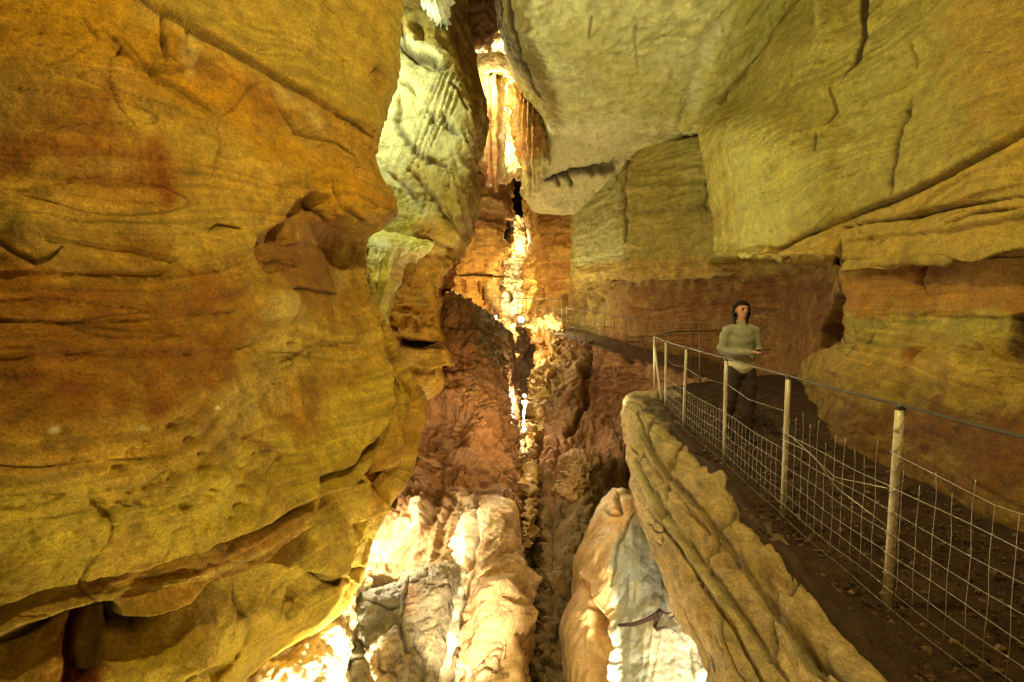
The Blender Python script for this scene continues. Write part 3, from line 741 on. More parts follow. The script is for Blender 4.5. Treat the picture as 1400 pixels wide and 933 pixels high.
# white flowstone at the end, with its cone
FL_rows = [[(698, 296, 31), (702, 296, 29), (710, 297, 28.8), (717, 297, 29), (722, 297, 31)], [(696, 320, 30.8), (700, 320, 28.6), (710, 320, 28.4), (718, 320, 28.8), (722, 320, 31)],
           [(692, 345, 30), (697, 345, 28), (708, 345, 27.7), (718, 345, 28.2), (722, 345, 31)], [(686, 365, 29.5), (690, 364, 27.4), (704, 365, 27), (717, 364, 27.6), (721, 364, 30)], [(678, 380, 29), (683, 380, 26.8), (700, 382, 26.2), (714, 381, 26.8), (719, 380, 29)],
           [(677, 395, 29), (684, 396, 26.4), (700, 398, 25.7), (714, 396, 26.3), (720, 395, 29)], [(674, 415, 28.5), (684, 417, 25.9), (700, 418, 25.2), (718, 417, 25.8), (726, 415, 28)], [(670, 440, 28), (682, 442, 25.4), (700, 444, 24.8), (720, 442, 25.4), (732, 440, 28)], [(668, 480, 28), (680, 480, 25), (700, 480, 24.4), (722, 480, 25), (736, 480, 28)]]
o = rock('flowstone_cascade', FL_rows, 130, 200, [(.7, .52, .28), (.8, .66, .42)], M_WET, big=.3, bigs=.8, strata=.15, sfreq=1.5, rough=.15, cracks=.1, fine=.04,
         feats=[('dent', [(693, 393), (702, 397), (700, 410), (694, 416), (696, 402)], 1.2, 2.5), ('ledge', [(680, 388), (700, 392), (718, 388)], .3, 6, 5), ('flute', [(680, 395), (720, 395), (730, 450), (676, 450)], 0, 1, 7, .12, 4)],
         paints=[('poly', [(693, 393), (702, 397), (700, 410), (694, 416)], 2, (.14, .06, .02), .9), ('poly', [(698, 318), (718, 318), (716, 350), (696, 352)], 4, (.5, .27, .1), .8), ('poly', [(700, 396), (716, 400), (724, 450), (696, 450)], 5, (.78, .55, .32), .8)], seed=11, base=at(700, 480, 25))
info(o, 'cream flowstone cascade with a small cone, glowing at the far end beyond the footbridge', 'flowstone')

# ---- G: lit upper cleft and its curtains
GB_rows = [[(600, y, 25), (640, y, 23), (665, y, 22), (690, y, 22), (715, y, 22.5), (760, y, 24)] for y in (-250, -100, 0, 60, 110, 140, 190, 225)] + [[(600, 236, 26), (640, 236, 25), (665, 236, 24), (690, 236, 24), (715, 236, 24), (760, 236, 26)], [(600, 234, 33), (640, 234, 33), (665, 234, 33), (690, 234, 33), (715, 234, 33), (760, 234, 33)]]
o = rock('cave_wall', GB_rows, 150, 300, [(.62, .42, .18), (.72, .56, .3), (.66, .46, .2)], M_FAR, big=.5, bigs=.6, strata=.10, rough=.15, cracks=.1, seed=12,
         feats=[('flute', [(640, 40), (720, 40), (720, 140), (640, 140)], .15, 1, 12, .5, 8), ('ledge', [(645, 70), (670, 62), (700, 70)], .5, 10, 8), ('ledge', [(648, 92), (675, 85), (715, 95)], .5, 8, 6)])
info(o, 'cream rock glowing at the top of the narrow cleft', 'rock wall', kind='structure')
G0_rows = [[(620, y, 16), (634, y, 14.6), (x - 22, y, 14.3), (x - 6, y, 14.8), (x, y, 15.6), (x - 4, y, 18)] for y, x in ((-300, 690), (-60, 688), (0, 686), (20, 684), (40, 680), (55, 674), (65, 662))] + [[(620, 68, 18), (634, 68, 18), (645, 68, 18), (652, 68, 18), (656, 66, 18), (650, 66, 19)]]
o = rock('cave_wall', G0_rows, 100, 140, [(.18, .075, .03), (.28, .13, .05)], M_SCREE, big=.15, strata=.05, rough=.09, seed=13)
info(o, 'dark brown rock wedged across the top of the lit cleft', 'rock wall', kind='structure')

def curtain(name, cols, n, m, pal, seed, per, label, base, paints=(), tip=.06):
    def fold(Q, P):
        return .10 * np.sin(Q[:, 0] / per * 2 * math.pi + 2 * gnoise(P * .6, seed))
    o = rock(name, cols, n, m, pal, M_WET, big=.10, bigs=1.1, strata=.02, rough=.05, cracks=0, fine=.02, fold=fold, paints=paints, seed=seed, base=base)
    info(o, label, 'stalactite curtain', group='stalactite curtains in the cleft')
    return o
curtain('stalactite_curtain', [
    [(652, 96, 19.5), (656, 102, 18.2), (668, 98, 17.6), (680, 98, 17.8), (690, 104, 18.6), (694, 106, 20)],
    [(650, 118, 19.2), (654, 120, 17.6), (668, 118, 17), (682, 118, 17.2), (687, 122, 17.9), (690, 124, 19.4)],
    [(650, 150, 19), (655, 150, 17.5), (667, 150, 16.9), (680, 150, 17), (690, 152, 17.7), (692, 152, 19.2)],
    [(651, 185, 19), (656, 186, 17.6), (667, 188, 17), (679, 188, 17.1), (689, 188, 17.8), (691, 188, 19.2)],
    [(656, 215, 19), (660, 216, 17.7), (669, 220, 17.2), (679, 222, 17.3), (688, 220, 17.9), (690, 220, 19.2)],
    [(660, 236, 19), (663, 238, 18), (670, 245, 17.5), (679, 247, 17.5), (686, 244, 18), (688, 244, 19)],
    [(664, 246, 19.5), (666, 248, 18.9), (671, 256, 18.6), (679, 258, 18.6), (684, 252, 18.8), (686, 250, 19.5)]], 110, 220,
    [(.5, .32, .1), (.64, .48, .17), (.7, .56, .25)], 14, 9, 'cream and brown folded stalactite curtain, left one in the bright cleft', at(672, 100, 18),
    [('poly', [(655, 195), (692, 195), (692, 262), (655, 262)], 8, (.26, .11, .04), .85), ('line', [(668, 150), (670, 250)], 4, (.3, .13, .05), .7), ('line', [(683, 120), (687, 200), (688, 240)], 4, (.85, .76, .55), .9), ('line', [(660, 150), (664, 195)], 4, (.8, .68, .45), .8)])
curtain('stalactite_curtain', [
    [(698, 116, 18.5), (702, 116, 17.4), (709, 114, 16.9), (718, 116, 16.8), (726, 124, 17.2), (730, 126, 19)],
    [(697, 135, 18), (701, 135, 16.9), (712, 133, 16.3), (724, 134, 16.3), (733, 140, 16.9), (737, 142, 18.6)],
    [(699, 165, 18), (703, 165, 16.8), (715, 164, 16.1), (729, 162, 16.1), (742, 166, 16.8), (746, 167, 18.6)],
    [(706, 198, 18), (709, 198, 16.8), (721, 198, 16.1), (735, 198, 16.1), (749, 200, 16.8), (753, 200, 18.6)],
    [(711, 224, 18), (714, 224, 17), (724, 224, 16.3), (737, 224, 16.3), (749, 222, 17), (754, 220, 18.6)],
    [(715, 248, 18.2), (717, 250, 17.3), (725, 250, 16.8), (735, 242, 16.9), (743, 232, 17.4), (748, 228, 18.8)],
    [(719, 268, 18.4), (721, 272, 17.9), (725, 274, 17.6), (731, 264, 17.7), (736, 250, 18), (741, 240, 19)]], 130, 240,
    [(.42, .19, .04), (.5, .26, .06), (.44, .28, .08)], 15, 5.5, 'orange brown fringed stalactite curtain hanging from the ceiling slab edge', at(712, 116, 17),
    [('poly', [(708, 222), (760, 205), (745, 280), (712, 280)], 6, (.55, .5, .2), .8), ('line', [(706, 150), (718, 200), (726, 240)], 3, (.2, .08, .03), .8), ('line', [(725, 150), (736, 200)], 3, (.22, .09, .03), .8), ('line', [(738, 170), (744, 215)], 3, (.25, .12, .04), .7)])
# scalloped shelf over the two curtains
SHF_rows = [[(646, 78, 20), (662, 72, 19.2), (684, 70, 18.8), (704, 84, 18.4), (724, 108, 17.6), (740, 122, 18.4)], [(644, 96, 19), (658, 98, 17.4), (684, 96, 17.0), (704, 100, 16.6), (722, 118, 16.4), (740, 130, 17.6)], [(646, 106, 19.6), (660, 106, 18.4), (684, 104, 18), (704, 108, 17.6), (722, 124, 17.4), (740, 136, 18.6)]]
o = rock('flowstone_shelf', SHF_rows, 120, 60, [(.66, .46, .2), (.75, .58, .3)], M_WET, big=.1, strata=.03, rough=.06, cracks=0, seed=16, base=at(690, 90, 18))
info(o, 'rounded cream flowstone shelf above the two stalactite curtains in the cleft', 'flowstone')

# ---- H: ceiling slab
H_rows = [
    [(630, -330, 10), (686, -330, 7), (702, -330, 6.4), (850, -330, 6), (1000, -330, 6), (1180, -330, 6.4)],
    [(660, -100, 11), (688, -100, 8.6), (703, -100, 7.9), (850, -100, 7.3), (1000, -100, 7.2), (1140, -100, 7.6)],
    [(676, 0, 12.5), (690, 0, 9.6), (706, 0, 8.9), (850, 0, 8.4), (1000, 0, 8.3), (1110, 0, 8.8)],
    [(690, 60, 14), (698, 60, 11.4), (716, 60, 10.5), (850, 60, 9.8), (1000, 60, 9.7), (1090, 60, 10)],
    [(702, 105, 15.5), (714, 105, 13), (732, 105, 12.2), (850, 105, 11.4), (1000, 105, 11.2), (1080, 105, 11.4)],
    [(726, 145, 17), (735, 145, 14.8), (752, 145, 13.9), (850, 145, 13.2), (960, 145, 12.8), (1060, 145, 13)],
    [(738, 172, 18), (746, 172, 16), (764, 172, 15.2), (850, 172, 14.6), (960, 172, 14.2), (1050, 172, 14)],
    [(734, 215, 19.5), (743, 215, 18), (762, 215, 17.2), (850, 215, 17), (960, 215, 16.6), (1040, 215, 16)],
    [(712, 258, 21), (722, 260, 19.4), (748, 262, 18.8), (800, 258, 18.8), (860, 255, 18.8), (900, 250, 19)],
    [(722, 278, 21), (732, 282, 20), (756, 287, 19.6), (790, 284, 20), (850, 280, 20.5), (900, 270, 21)],
    [(728, 286, 22.5), (742, 291, 21.6), (764, 294, 21.2), (790, 292, 21.5), (850, 286, 22), (900, 276, 22)],
    [(735, 280, 25), (750, 284, 25), (770, 286, 25), (795, 284, 25), (850, 280, 25), (900, 274, 25)]]
HL = [(748, 168), (770, 160), (800, 158), (845, 152), (880, 140), (905, 150), (935, 165), (990, 168)]
H_feats = [('ledge', HL, .22, 30, 30), ('crack', [(745, 248), (770, 240), (800, 233), (842, 222)], 3, .35), ('dent', [(800, 236), (842, 222), (842, 232), (815, 240)], .3, 3),
           ('crack', [(760, 245), (764, 256)], 3, .2), ('crack', [(775, 240), (782, 256)], 3, .25), ('crack', [(690, -40), (700, 30), (708, 80), (740, 140)], 4, .2), ('crack', [(930, 160), (945, 130), (960, 60), (1000, 10)], 10, .12),
           ('bump', 975, 130, 40, 90, 25, .25), ('crack', [(870, 30), (868, 60), (872, 100)], 2, .04), ('crack', [(810, 20), (805, 50)], 2, .03), ('pits', [(720, 0), (960, 0), (920, 140), (760, 140)], 50, 2, 5, .04)]
H_paint = [('poly', [(650, -100), (716, -60), (734, 60), (760, 125), (778, 185), (730, 195), (690, 90)], 9, (.20, .15, .05), .95), ('poly', [(905, 160), (960, 60), (1010, -60), (1120, -60), (1100, 160), (1000, 175)], 18, (.38, .34, .09), .8),
           ('poly', [(740, 170), (850, 165), (880, 240), (840, 300), (700, 300)], 16, (.60, .56, .34), .8), ('line', [(745, 247), (790, 236), (842, 222)], 5, (.1, .08, .05), .8), ('poly', [(800, 234), (842, 222), (842, 236), (810, 242)], 4, (.1, .08, .05), .8),
           ('line', [(945, 130), (955, 80), (985, 30)], 12, (.6, .56, .36), .5), ('line', [(790, 45), (840, 90), (900, 120)], 30, (.45, .4, .12), .5), ('ell', 870, 130, 60, 30, 10, (.42, .36, .12), .5)]
o = rock('cave_ceiling', H_rows, 330, 420, [(.46, .41, .17), (.52, .48, .23), (.56, .52, .27)], M_CEIL, big=.14, bigs=.5, strata=.015, rough=.03, cracks=.02, fine=.012, billow=.05, saw=0, sat=1.1, lam=0, feats=H_feats, paints=H_paint, seed=17)
info(o, 'pale yellow-green ceiling slab sloping back over the gap', 'cave ceiling', kind='structure')

# ---- I: banded wall behind the far path
def rowI(y, k=0, xl=783):
    return [(xl - 12, y, 24), (xl, y, 21.6 + k), (xl + 6, y, 20.4 + k), (822, y, 18.8 + k), (846, y, 17.6 + k), (858, y, 16.9 + k), (930, y, 15 + k), (1010, y, 13.4 + k), (1070, y, 12.2 + k * .8), (1130, y, 11 + k * .5), (1200, y, 10)]
I_rows = [rowI(60), rowI(150), rowI(200), rowI(260), rowI(330), rowI(368), rowI(380, .15), rowI(392, .55), rowI(420, .8), rowI(450, .9), rowI(490, 1), rowI(560, 1)]
I_feats = [('ledge', [(842, 208), (860, 196), (900, 185), (960, 176), (1000, 172)], .35, 12, 16), ('crack', [(850, 203), (900, 187), (995, 174)], 3, .25), ('crack', [(995, 168), (990, 190), (978, 222)], 3, .25), ('crack', [(968, 230), (965, 290)], 2, .1),
           ('ledge', [(860, 230), (930, 222), (1010, 226)], .12, 8, 8), ('ledge', [(850, 262), (930, 256), (1012, 262)], .14, 8, 8), ('ledge', [(860, 290), (940, 284), (1012, 280)], .16, 8, 8), ('ledge', [(860, 246), (930, 240), (1005, 244)], .10, 6, 6), ('ledge', [(858, 312), (930, 306), (1012, 310)], .08, 8, 8),
           ('ledge', [(785, 378), (830, 372), (860, 362), (930, 358), (1015, 352)], .14, 8, 8), ('ledge', [(786, 388), (850, 383), (930, 380), (1015, 374)], .30, 10, 12), ('ledge', [(786, 380), (850, 374), (930, 369), (1015, 363)], .14, 5, 5), ('pits', [(786, 290), (850, 240), (850, 360), (786, 370)], 50, 1.5, 3, .05),
           ('crack', [(855, 200), (850, 260), (856, 330)], 4, .15), ('crack', [(848, 200), (842, 245)], 3, .2), ('dent', [(790, 405), (800, 400), (802, 430), (792, 430)], .4, 3), ('pits', [(786, 392), (840, 390), (840, 425), (786, 430)], 20, 2, 5, .25)]
I_paint = [('poly', [(780, 285), (848, 220), (856, 360), (780, 380)], 6, (.43, .44, .21), .9), ('poly', [(848, 210), (1020, 175), (1020, 350), (850, 356)], 8, (.36, .31, .09), .7), ('line', [(855, 290), (940, 287), (1010, 282)], 5, (.2, .17, .05), .7), ('line', [(856, 232), (930, 226), (1010, 230)], 4, (.24, .2, .06), .6), ('line', [(856, 256), (930, 252), (1010, 256)], 4, (.24, .2, .06), .6),
           ('poly', [(780, 388), (860, 384), (1020, 378), (1200, 380), (1200, 560), (780, 560)], 15, (.24, .11, .035), .88), ('poly', [(784, 362), (860, 356), (1020, 350), (1020, 376), (784, 386)], 5, (.48, .33, .1), .8), ('poly', [(780, 385), (850, 383), (840, 450), (775, 450)], 12, (.24, .16, .05), .7)]
o = rock('cave_wall', I_rows, 420, 380, [(.36, .28, .08), (.44, .36, .12), (.5, .4, .14)], M_FAR, big=.08, bigs=.6, strata=.05, sfreq=1.7, rough=.012, cracks=.05, fine=.012, billow=.035, saw=.11, sat=1.08, wrp=.08, feats=I_feats, paints=I_paint, seed=18)
info(o, 'banded olive rock wall with a red recessed foot, behind the far railing', 'rock wall', kind='structure')

# ---- J: right wall beside the near path
def rowJ(y, x0, a, b, c, d_, e, xa=0, xb=0):
    return [(x0 - 40, y, a + 3.6), (x0 - 4, y, a + 2.0), (x0, y, a + 1.1), (x0 + 18, y, a + .35), (x0 + 50, y, a - .35), (1120 + xa, y, b), (1165 + xb, y, c), (1260, y, d_), (1400, y, e), (1750, y, e * .74)]
def rowK(y, b, c, d_, e, s=0):
    return [(960, y, 16.6 - s), (1000, y, 15.6 - s), (1040, y, 14.0 - s), (1072, y, 12.6 - s), (1094, y, 11 - s), (1112, y, b + (10.4 - b) * .35), (1132, y, b), (1160, y, c), (1260, y, d_), (1400, y, e), (1750, y, e * .74)]


J_rows = [rowJ(-330, 1100, 8.2, 8, 7.4, 6.4, 5.2, 30, 30), rowJ(-100, 1090, 8.2, 7.8, 7.2, 6, 4.8, 20, 20), rowJ(0, 1076, 8.1, 7.4, 6.9, 5.7, 4.4), rowJ(45, 1058, 8, 7.2, 6.7, 5.55, 4.25), rowJ(75, 1046, 7.9, 7.1, 6.6, 5.45, 4.2), rowJ(110, 1041, 7.9, 7, 6.5, 5.35, 4.15), rowJ(140, 1030, 7.9, 6.9, 6.4, 5.25, 4.1), rowJ(165, 1002, 7.9, 6.8, 6.3, 5.2, 4.0), rowJ(192, 993, 7.9, 6.7, 6.25, 5.1, 3.95),
          rowJ(230, 1001, 7.85, 6.65, 6.2, 5.05, 3.9), rowJ(280, 1010, 7.8, 6.6, 6.15, 5.0, 3.85), rowJ(335, 1016, 7.8, 6.55, 6.1, 4.95, 3.8), rowJ(353, 1018, 7.9, 6.6, 6.1, 5.0, 3.85),
          rowK(360, 7.6, 6.2, 5.05, 3.9), rowK(380, 8.0, 6.25, 5.1, 4.0), rowK(440, 8.4, 6.2, 5.05, 4.0), rowK(475, 8.0, 6.1, 4.95, 3.9, .3), rowK(505, 7.0, 5.9, 4.8, 3.75, .8), rowK(545, 6.5, 5.6, 4.6, 3.6, 1.6),
          rowK(600, 6.0, 5.3, 4.4, 3.45, 2.6), rowK(680, 5.5, 5.0, 4.2, 3.35, 3.6), rowK(780, 5.1, 4.6, 4, 3.25, 4.2), rowK(950, 4.9, 4.4, 3.8, 3.1, 4.8)]
SL = [(1010, 352), (1060, 342), (1100, 320), (1145, 300), (1210, 273), (1250, 260), (1300, 235), (1360, 197), (1400, 172), (1470, 130)]
J_feats = [
    ('dent', [(1176, -30), (1188, -30), (1184, 30), (1187, 50), (1174, 84), (1156, 104), (1166, 84), (1176, 52), (1172, 30)], .03, 2.2), ('crack', [(1182, -20), (1178, 30), (1181, 50), (1172, 82), (1154, 102)], 4.5, .025),
    ('crack', [(1134, 118), (1142, 150), (1126, 170)], 2.2, .025), ('crack', [(1114, 180), (1114, 206)], 2.0, .025), ('crack', [(1244, 130), (1236, 155), (1224, 195), (1214, 232), (1218, 266)], 3.2, .03),
    ('dent', [(1232, 148), (1242, 146), (1238, 160), (1233, 164)], .02, 2), ('dent', [(1211, 232), (1222, 234), (1226, 250), (1219, 266), (1213, 250)], .03, 2), ('crack', [(1248, 58), (1251, 80), (1252, 95)], 1.5, .05), ('crack', [(1083, 90), (1083, 105)], 1.5, .05),
    ('ledge', SL, .05, 60, 12), ('crack', [(q[0], q[1] + 2) for q in SL], 2.8, .12),
    ('crack', [(1150, 312), (1185, 305), (1250, 296), (1300, 282), (1400, 268)], 2.2, .12), ('ledge', [(1148, 332), (1225, 318), (1300, 312), (1400, 296), (1480, 280)], .06, 10, 10), ('crack', [(1290, 305), (1330, 292), (1400, 284)], 2, .1), ('ledge', [(1220, 300), (1260, 290), (1310, 272), (1400, 250)], .05, 14, 12),
    ('ledge', [(1148, 371), (1200, 366), (1260, 359), (1315, 355), (1400, 342), (1500, 330)], .14, 16, 30), ('ledge', [(1018, 352), (1070, 350), (1110, 346), (1146, 345)], .08, 8, 8), ('ledge', [(1030, 368), (1070, 364), (1146, 358)], .14, 8, 12),
    ('crack', [(1146, 330), (1147, 370), (1149, 392)], 3, .1), ('dent', [(1150, 384), (1156, 410), (1151, 440), (1140, 470), (1118, 482), (1126, 448), (1140, 412)], .5, 4), ('dent', [(1052, 338), (1072, 334), (1073, 346), (1055, 349)], .12, 3),
    ('crack', [(1250, 362), (1246, 385), (1256, 402)], 2.5, .05), ('ledge', [(1160, 432), (1230, 431), (1300, 430), (1400, 436)], .03, 12, 12), ('bump', 1215, 500, 80, 30, -8, .16), ('ledge', [(1090, 520), (1110, 492), (1150, 472), (1200, 470)], -.16, 14, 14), ('bump', 1340, 510, 50, 40, 10, .14),
    ('dent', [(1387, 436), (1395, 429), (1430, 430), (1430, 480), (1396, 478), (1385, 455)], .22, 3), ('dent', [(1365, 488), (1384, 478), (1430, 480), (1430, 500), (1385, 500)], .12, 4), ('dent', [(1262, 478), (1276, 472), (1270, 496), (1260, 505)], .08, 4), ('pits', [(1160, 440), (1400, 450), (1400, 560), (1120, 560)], 30, 2, 7, .04), ('pits', [(1060, 60), (1400, 20), (1400, 150), (1060, 300)], 34, 1.5, 4, .03)]
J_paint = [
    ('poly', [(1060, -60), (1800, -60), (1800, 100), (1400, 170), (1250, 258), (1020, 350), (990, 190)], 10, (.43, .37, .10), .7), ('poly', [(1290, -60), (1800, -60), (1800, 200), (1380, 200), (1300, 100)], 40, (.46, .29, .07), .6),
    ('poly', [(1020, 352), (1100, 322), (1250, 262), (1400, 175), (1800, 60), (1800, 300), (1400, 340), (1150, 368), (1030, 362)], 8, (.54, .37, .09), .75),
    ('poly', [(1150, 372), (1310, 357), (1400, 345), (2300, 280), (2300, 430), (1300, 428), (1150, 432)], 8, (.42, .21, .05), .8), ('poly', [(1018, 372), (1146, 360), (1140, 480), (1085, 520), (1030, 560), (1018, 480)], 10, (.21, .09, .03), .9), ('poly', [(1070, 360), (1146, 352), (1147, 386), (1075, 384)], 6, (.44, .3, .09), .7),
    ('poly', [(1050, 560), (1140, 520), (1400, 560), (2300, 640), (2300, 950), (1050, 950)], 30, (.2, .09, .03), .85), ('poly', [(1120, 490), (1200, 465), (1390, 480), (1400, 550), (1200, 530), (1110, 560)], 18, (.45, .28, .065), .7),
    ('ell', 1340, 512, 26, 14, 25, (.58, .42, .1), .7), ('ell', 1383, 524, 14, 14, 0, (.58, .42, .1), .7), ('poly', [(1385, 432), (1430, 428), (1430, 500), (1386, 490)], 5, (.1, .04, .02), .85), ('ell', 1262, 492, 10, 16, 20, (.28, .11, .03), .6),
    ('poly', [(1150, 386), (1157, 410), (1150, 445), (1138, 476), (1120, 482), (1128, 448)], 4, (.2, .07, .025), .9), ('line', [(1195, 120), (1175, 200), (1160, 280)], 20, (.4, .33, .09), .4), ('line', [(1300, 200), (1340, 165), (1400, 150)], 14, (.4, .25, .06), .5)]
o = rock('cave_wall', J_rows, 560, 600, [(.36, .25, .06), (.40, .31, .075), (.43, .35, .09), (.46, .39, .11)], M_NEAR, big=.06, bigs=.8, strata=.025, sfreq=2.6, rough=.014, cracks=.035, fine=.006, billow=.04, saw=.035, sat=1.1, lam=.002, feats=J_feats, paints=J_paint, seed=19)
info(o, 'tall olive ochre rock wall with dark vertical cracks, overhanging the path on the right', 'rock wall', kind='structure')

# ---- L: ledge that carries the near path
def edge(x, y, dx):
    return (x + dx, y, gd(y))
L_rows = [
    [(930, 531, 10.5), (900, 532, 10), (880, 536, 9.6), (862, 542, 9.4), (857, 560, 9.2), (860, 610, 9.2), (872, 660, 9.2)],
    [(930, 538, 8.95), (895, 538, 8.8), (876, 540, 8.6), (858, 546, 8.4), (854, 565, 8.2), (860, 610, 8.1), (874, 660, 8.2)],
    [(935, 570, 7.40), (905, 558, 7.45), (882, 560, 7.4), (864, 572, 7.2), (858, 600, 7.0), (862, 645, 6.9), (880, 700, 7.0)],
    [(965, 604, 5.95), (925, 590, 6.0), (893, 593, 6.0), (874, 615, 5.8), (866, 645, 5.6), (874, 700, 5.5), (905, 780, 5.6)],
    [(1005, 656, 4.63), (972, 638, 4.65), (940, 645, 4.6), (912, 680, 4.45), (892, 720, 4.3), (902, 765, 4.2), (930, 850, 4.3)],
    [(1065, 736, 3.43), (1038, 714, 3.43), (1008, 722, 3.4), (970, 765, 3.25), (942, 805, 3.15), (952, 840, 3.1), (978, 920, 3.2)],
    [(1165, 858, 2.48), (1132, 828, 2.48), (1100, 838, 2.44), (1055, 880, 2.35), (1005, 920, 2.3), (1002, 960, 2.3), (1020, 1060, 2.4)],
    [(1310, 1012, 1.83), (1268, 970, 1.83), (1222, 980, 1.8), (1160, 1020, 1.75), (1100, 1080, 1.7), (1080, 1140, 1.7), (1080, 1260, 1.75)],
    [(1640, 1290, 1.15), (1560, 1290, 1.15), (1500, 1300, 1.13), (1400, 1350, 1.1), (1320, 1420, 1.08), (1280, 1500, 1.08), (1260, 1650, 1.1)]]
L_feats = [
    ('crack', [(935, 602), (915, 640), (905, 690), (912, 730)], 3, .07), ('crack', [(1005, 690), (975, 740), (958, 800)], 3.5, .07), ('crack', [(1095, 790), (1062, 840), (1050, 900)], 4, .08), ('crack', [(895, 570), (878, 610), (872, 660)], 2.5, .05),
    ('dent', [(925, 690), (950, 700), (965, 740), (950, 770), (930, 740)], .06, 6), ('dent', [(1040, 760), (1075, 790), (1080, 820), (1050, 810)], .05, 6), ('dent', [(1090, 860), (1130, 890), (1140, 930), (1100, 910)], .06, 8), ('bump', 990, 720, 20, 30, 40, .05), ('bump', 1085, 850, 24, 30, 45, .05), ('pits', [(870, 600), (960, 680), (1120, 860), (1150, 940), (1030, 940), (900, 760)], 46, 2, 7, .04),
    ('crack', [(872, 560), (884, 600), (905, 640), (960, 700), (1020, 780), (1080, 860), (1150, 933), (1200, 1000)], 5, .07), ('ledge', [(868, 590), (900, 645), (950, 700), (1010, 770), (1070, 850), (1140, 935)], .06, 16, 16),
    ('crack', [(862, 610), (885, 660), (930, 730), (985, 800), (1050, 890), (1090, 950)], 4, .06), ('ledge', [(862, 625), (890, 690), (940, 760), (1000, 850), (1040, 920), (1070, 980)], .07, 14, 14), ('crack', [(1050, 735), (1110, 800), (1160, 860), (1230, 925)], 5, .07),
    ('ledge', [(970, 640), (1010, 690), (1060, 740), (1120, 805), (1190, 880), (1250, 935)], .06, 12, 18), ('flute', [(870, 600), (960, 650), (1150, 850), (1150, 960), (1020, 960), (900, 760)], .72, 1, 30, .025, 20), ('dent', [(985, 640), (1010, 660), (1040, 712), (1025, 714), (990, 672)], .06, 8)]
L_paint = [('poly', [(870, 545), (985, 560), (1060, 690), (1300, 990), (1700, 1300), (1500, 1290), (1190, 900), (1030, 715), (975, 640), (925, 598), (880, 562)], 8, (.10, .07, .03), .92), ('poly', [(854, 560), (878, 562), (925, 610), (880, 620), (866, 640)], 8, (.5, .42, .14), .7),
           ('line', [(875, 640), (930, 740), (1000, 850), (1040, 930)], 14, (.66, .55, .26), .7), ('line', [(880, 600), (940, 670), (1010, 760), (1090, 860), (1160, 940)], 9, (.4, .29, .1), .7), ('line', [(920, 615), (990, 690), (1060, 760), (1130, 840), (1220, 935)], 14, (.58, .44, .15), .6), ('line', [(1090, 880), (1150, 930), (1190, 960)], 14, (.36, .31, .17), .5)]
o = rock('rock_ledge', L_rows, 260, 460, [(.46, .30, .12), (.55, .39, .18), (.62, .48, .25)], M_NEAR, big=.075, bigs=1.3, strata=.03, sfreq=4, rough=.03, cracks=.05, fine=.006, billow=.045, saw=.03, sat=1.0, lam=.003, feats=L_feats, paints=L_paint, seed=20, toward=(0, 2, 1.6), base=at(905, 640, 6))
info(o, 'long yellow layered rock ledge that carries the fenced path, lower right', 'rock ledge')

# ---- M: flowstone mound below it
M_rows = [
    [(840, 668, 7.6), (852, 668, 7.2), (870, 672, 7.2), (900, 690, 7.2), (950, 720, 7), (1010, 740, 6.8)], [(816, 695, 8), (832, 690, 7.0), (856, 684, 6.7), (890, 705, 6.6), (940, 740, 6.3), (1010, 770, 6)],
    [(800, 738, 7.8), (815, 722, 6.7), (850, 718, 6.3), (890, 735, 6.1), (940, 770, 5.8), (1020, 810, 5.3)], [(785, 765, 7.4), (797, 755, 6.5), (830, 752, 6.0), (880, 765, 5.7), (940, 800, 5.4), (1030, 850, 4.8)], [(780, 800, 7), (790, 798, 6.2), (822, 800, 5.7), (880, 805, 5.3), (950, 840, 4.9), (1040, 890, 4.4)],
    [(766, 850, 6.7), (776, 850, 5.8), (815, 850, 5.4), (880, 855, 4.9), (950, 885, 4.5), (1050, 930, 4.1)], [(768, 900, 6.4), (780, 900, 5.5), (815, 900, 5.1), (880, 905, 4.6), (960, 930, 4.2), (1060, 970, 3.9)], [(775, 950, 6), (788, 950, 5.2), (820, 950, 4.8), (880, 955, 4.3), (970, 980, 4), (1070, 1020, 3.7)], [(780, 1100, 5), (800, 1100, 4.5), (830, 1100, 4.2), (880, 1100, 3.8), (980, 1120, 3.5), (1080, 1150, 3.3)]]
M_feats = [('flute', [(835, 700), (900, 720), (930, 830), (920, 960), (836, 960), (832, 800)], -.1, 1, 15, .018, 12), ('ledge', [(790, 782), (802, 790), (812, 815), (832, 850), (838, 880), (836, 940)], .14, 8, 16), ('dent', [(795, 790), (808, 800), (818, 830), (833, 848), (834, 868), (836, 950), (802, 960), (806, 865), (803, 830)], .22, 6), ('bump', 820, 875, 14, 16, 0, .22),
           ('crack', [(843, 672), (846, 692), (850, 700)], 3, .12), ('dent', [(826, 700), (848, 694), (848, 702), (832, 706)], .15, 5), ('ledge', [(905, 800), (915, 830), (945, 880), (950, 940)], .05, 12, 12), ('crack', [(868, 700), (845, 740), (835, 800)], 3, .05), ]
M_paint = [('poly', [(835, 740), (870, 705), (900, 730), (925, 820), (900, 880), (880, 960), (832, 960), (834, 860)], 8, (.36, .38, .32), .85), ('poly', [(780, 750), (840, 680), (870, 700), (838, 745), (834, 850), (832, 960), (766, 960), (770, 820)], 8, (.60, .38, .17), .9), ('poly', [(826, 690), (868, 676), (880, 700), (840, 720)], 8, (.6, .36, .15), .8), ('poly', [(895, 820), (960, 830), (1050, 930), (1050, 1000), (870, 1000), (890, 900)], 12, (.7, .64, .44), .85), ('line', [(856, 760), (858, 860)], 4, (.24, .26, .24), .6), ('line', [(878, 760), (880, 850)], 3, (.24, .26, .24), .6), ('line', [(898, 770), (905, 830)], 3, (.28, .3, .26), .5), ('ell', 820, 870, 12, 18, 0, (.6, .34, .06), .8)]
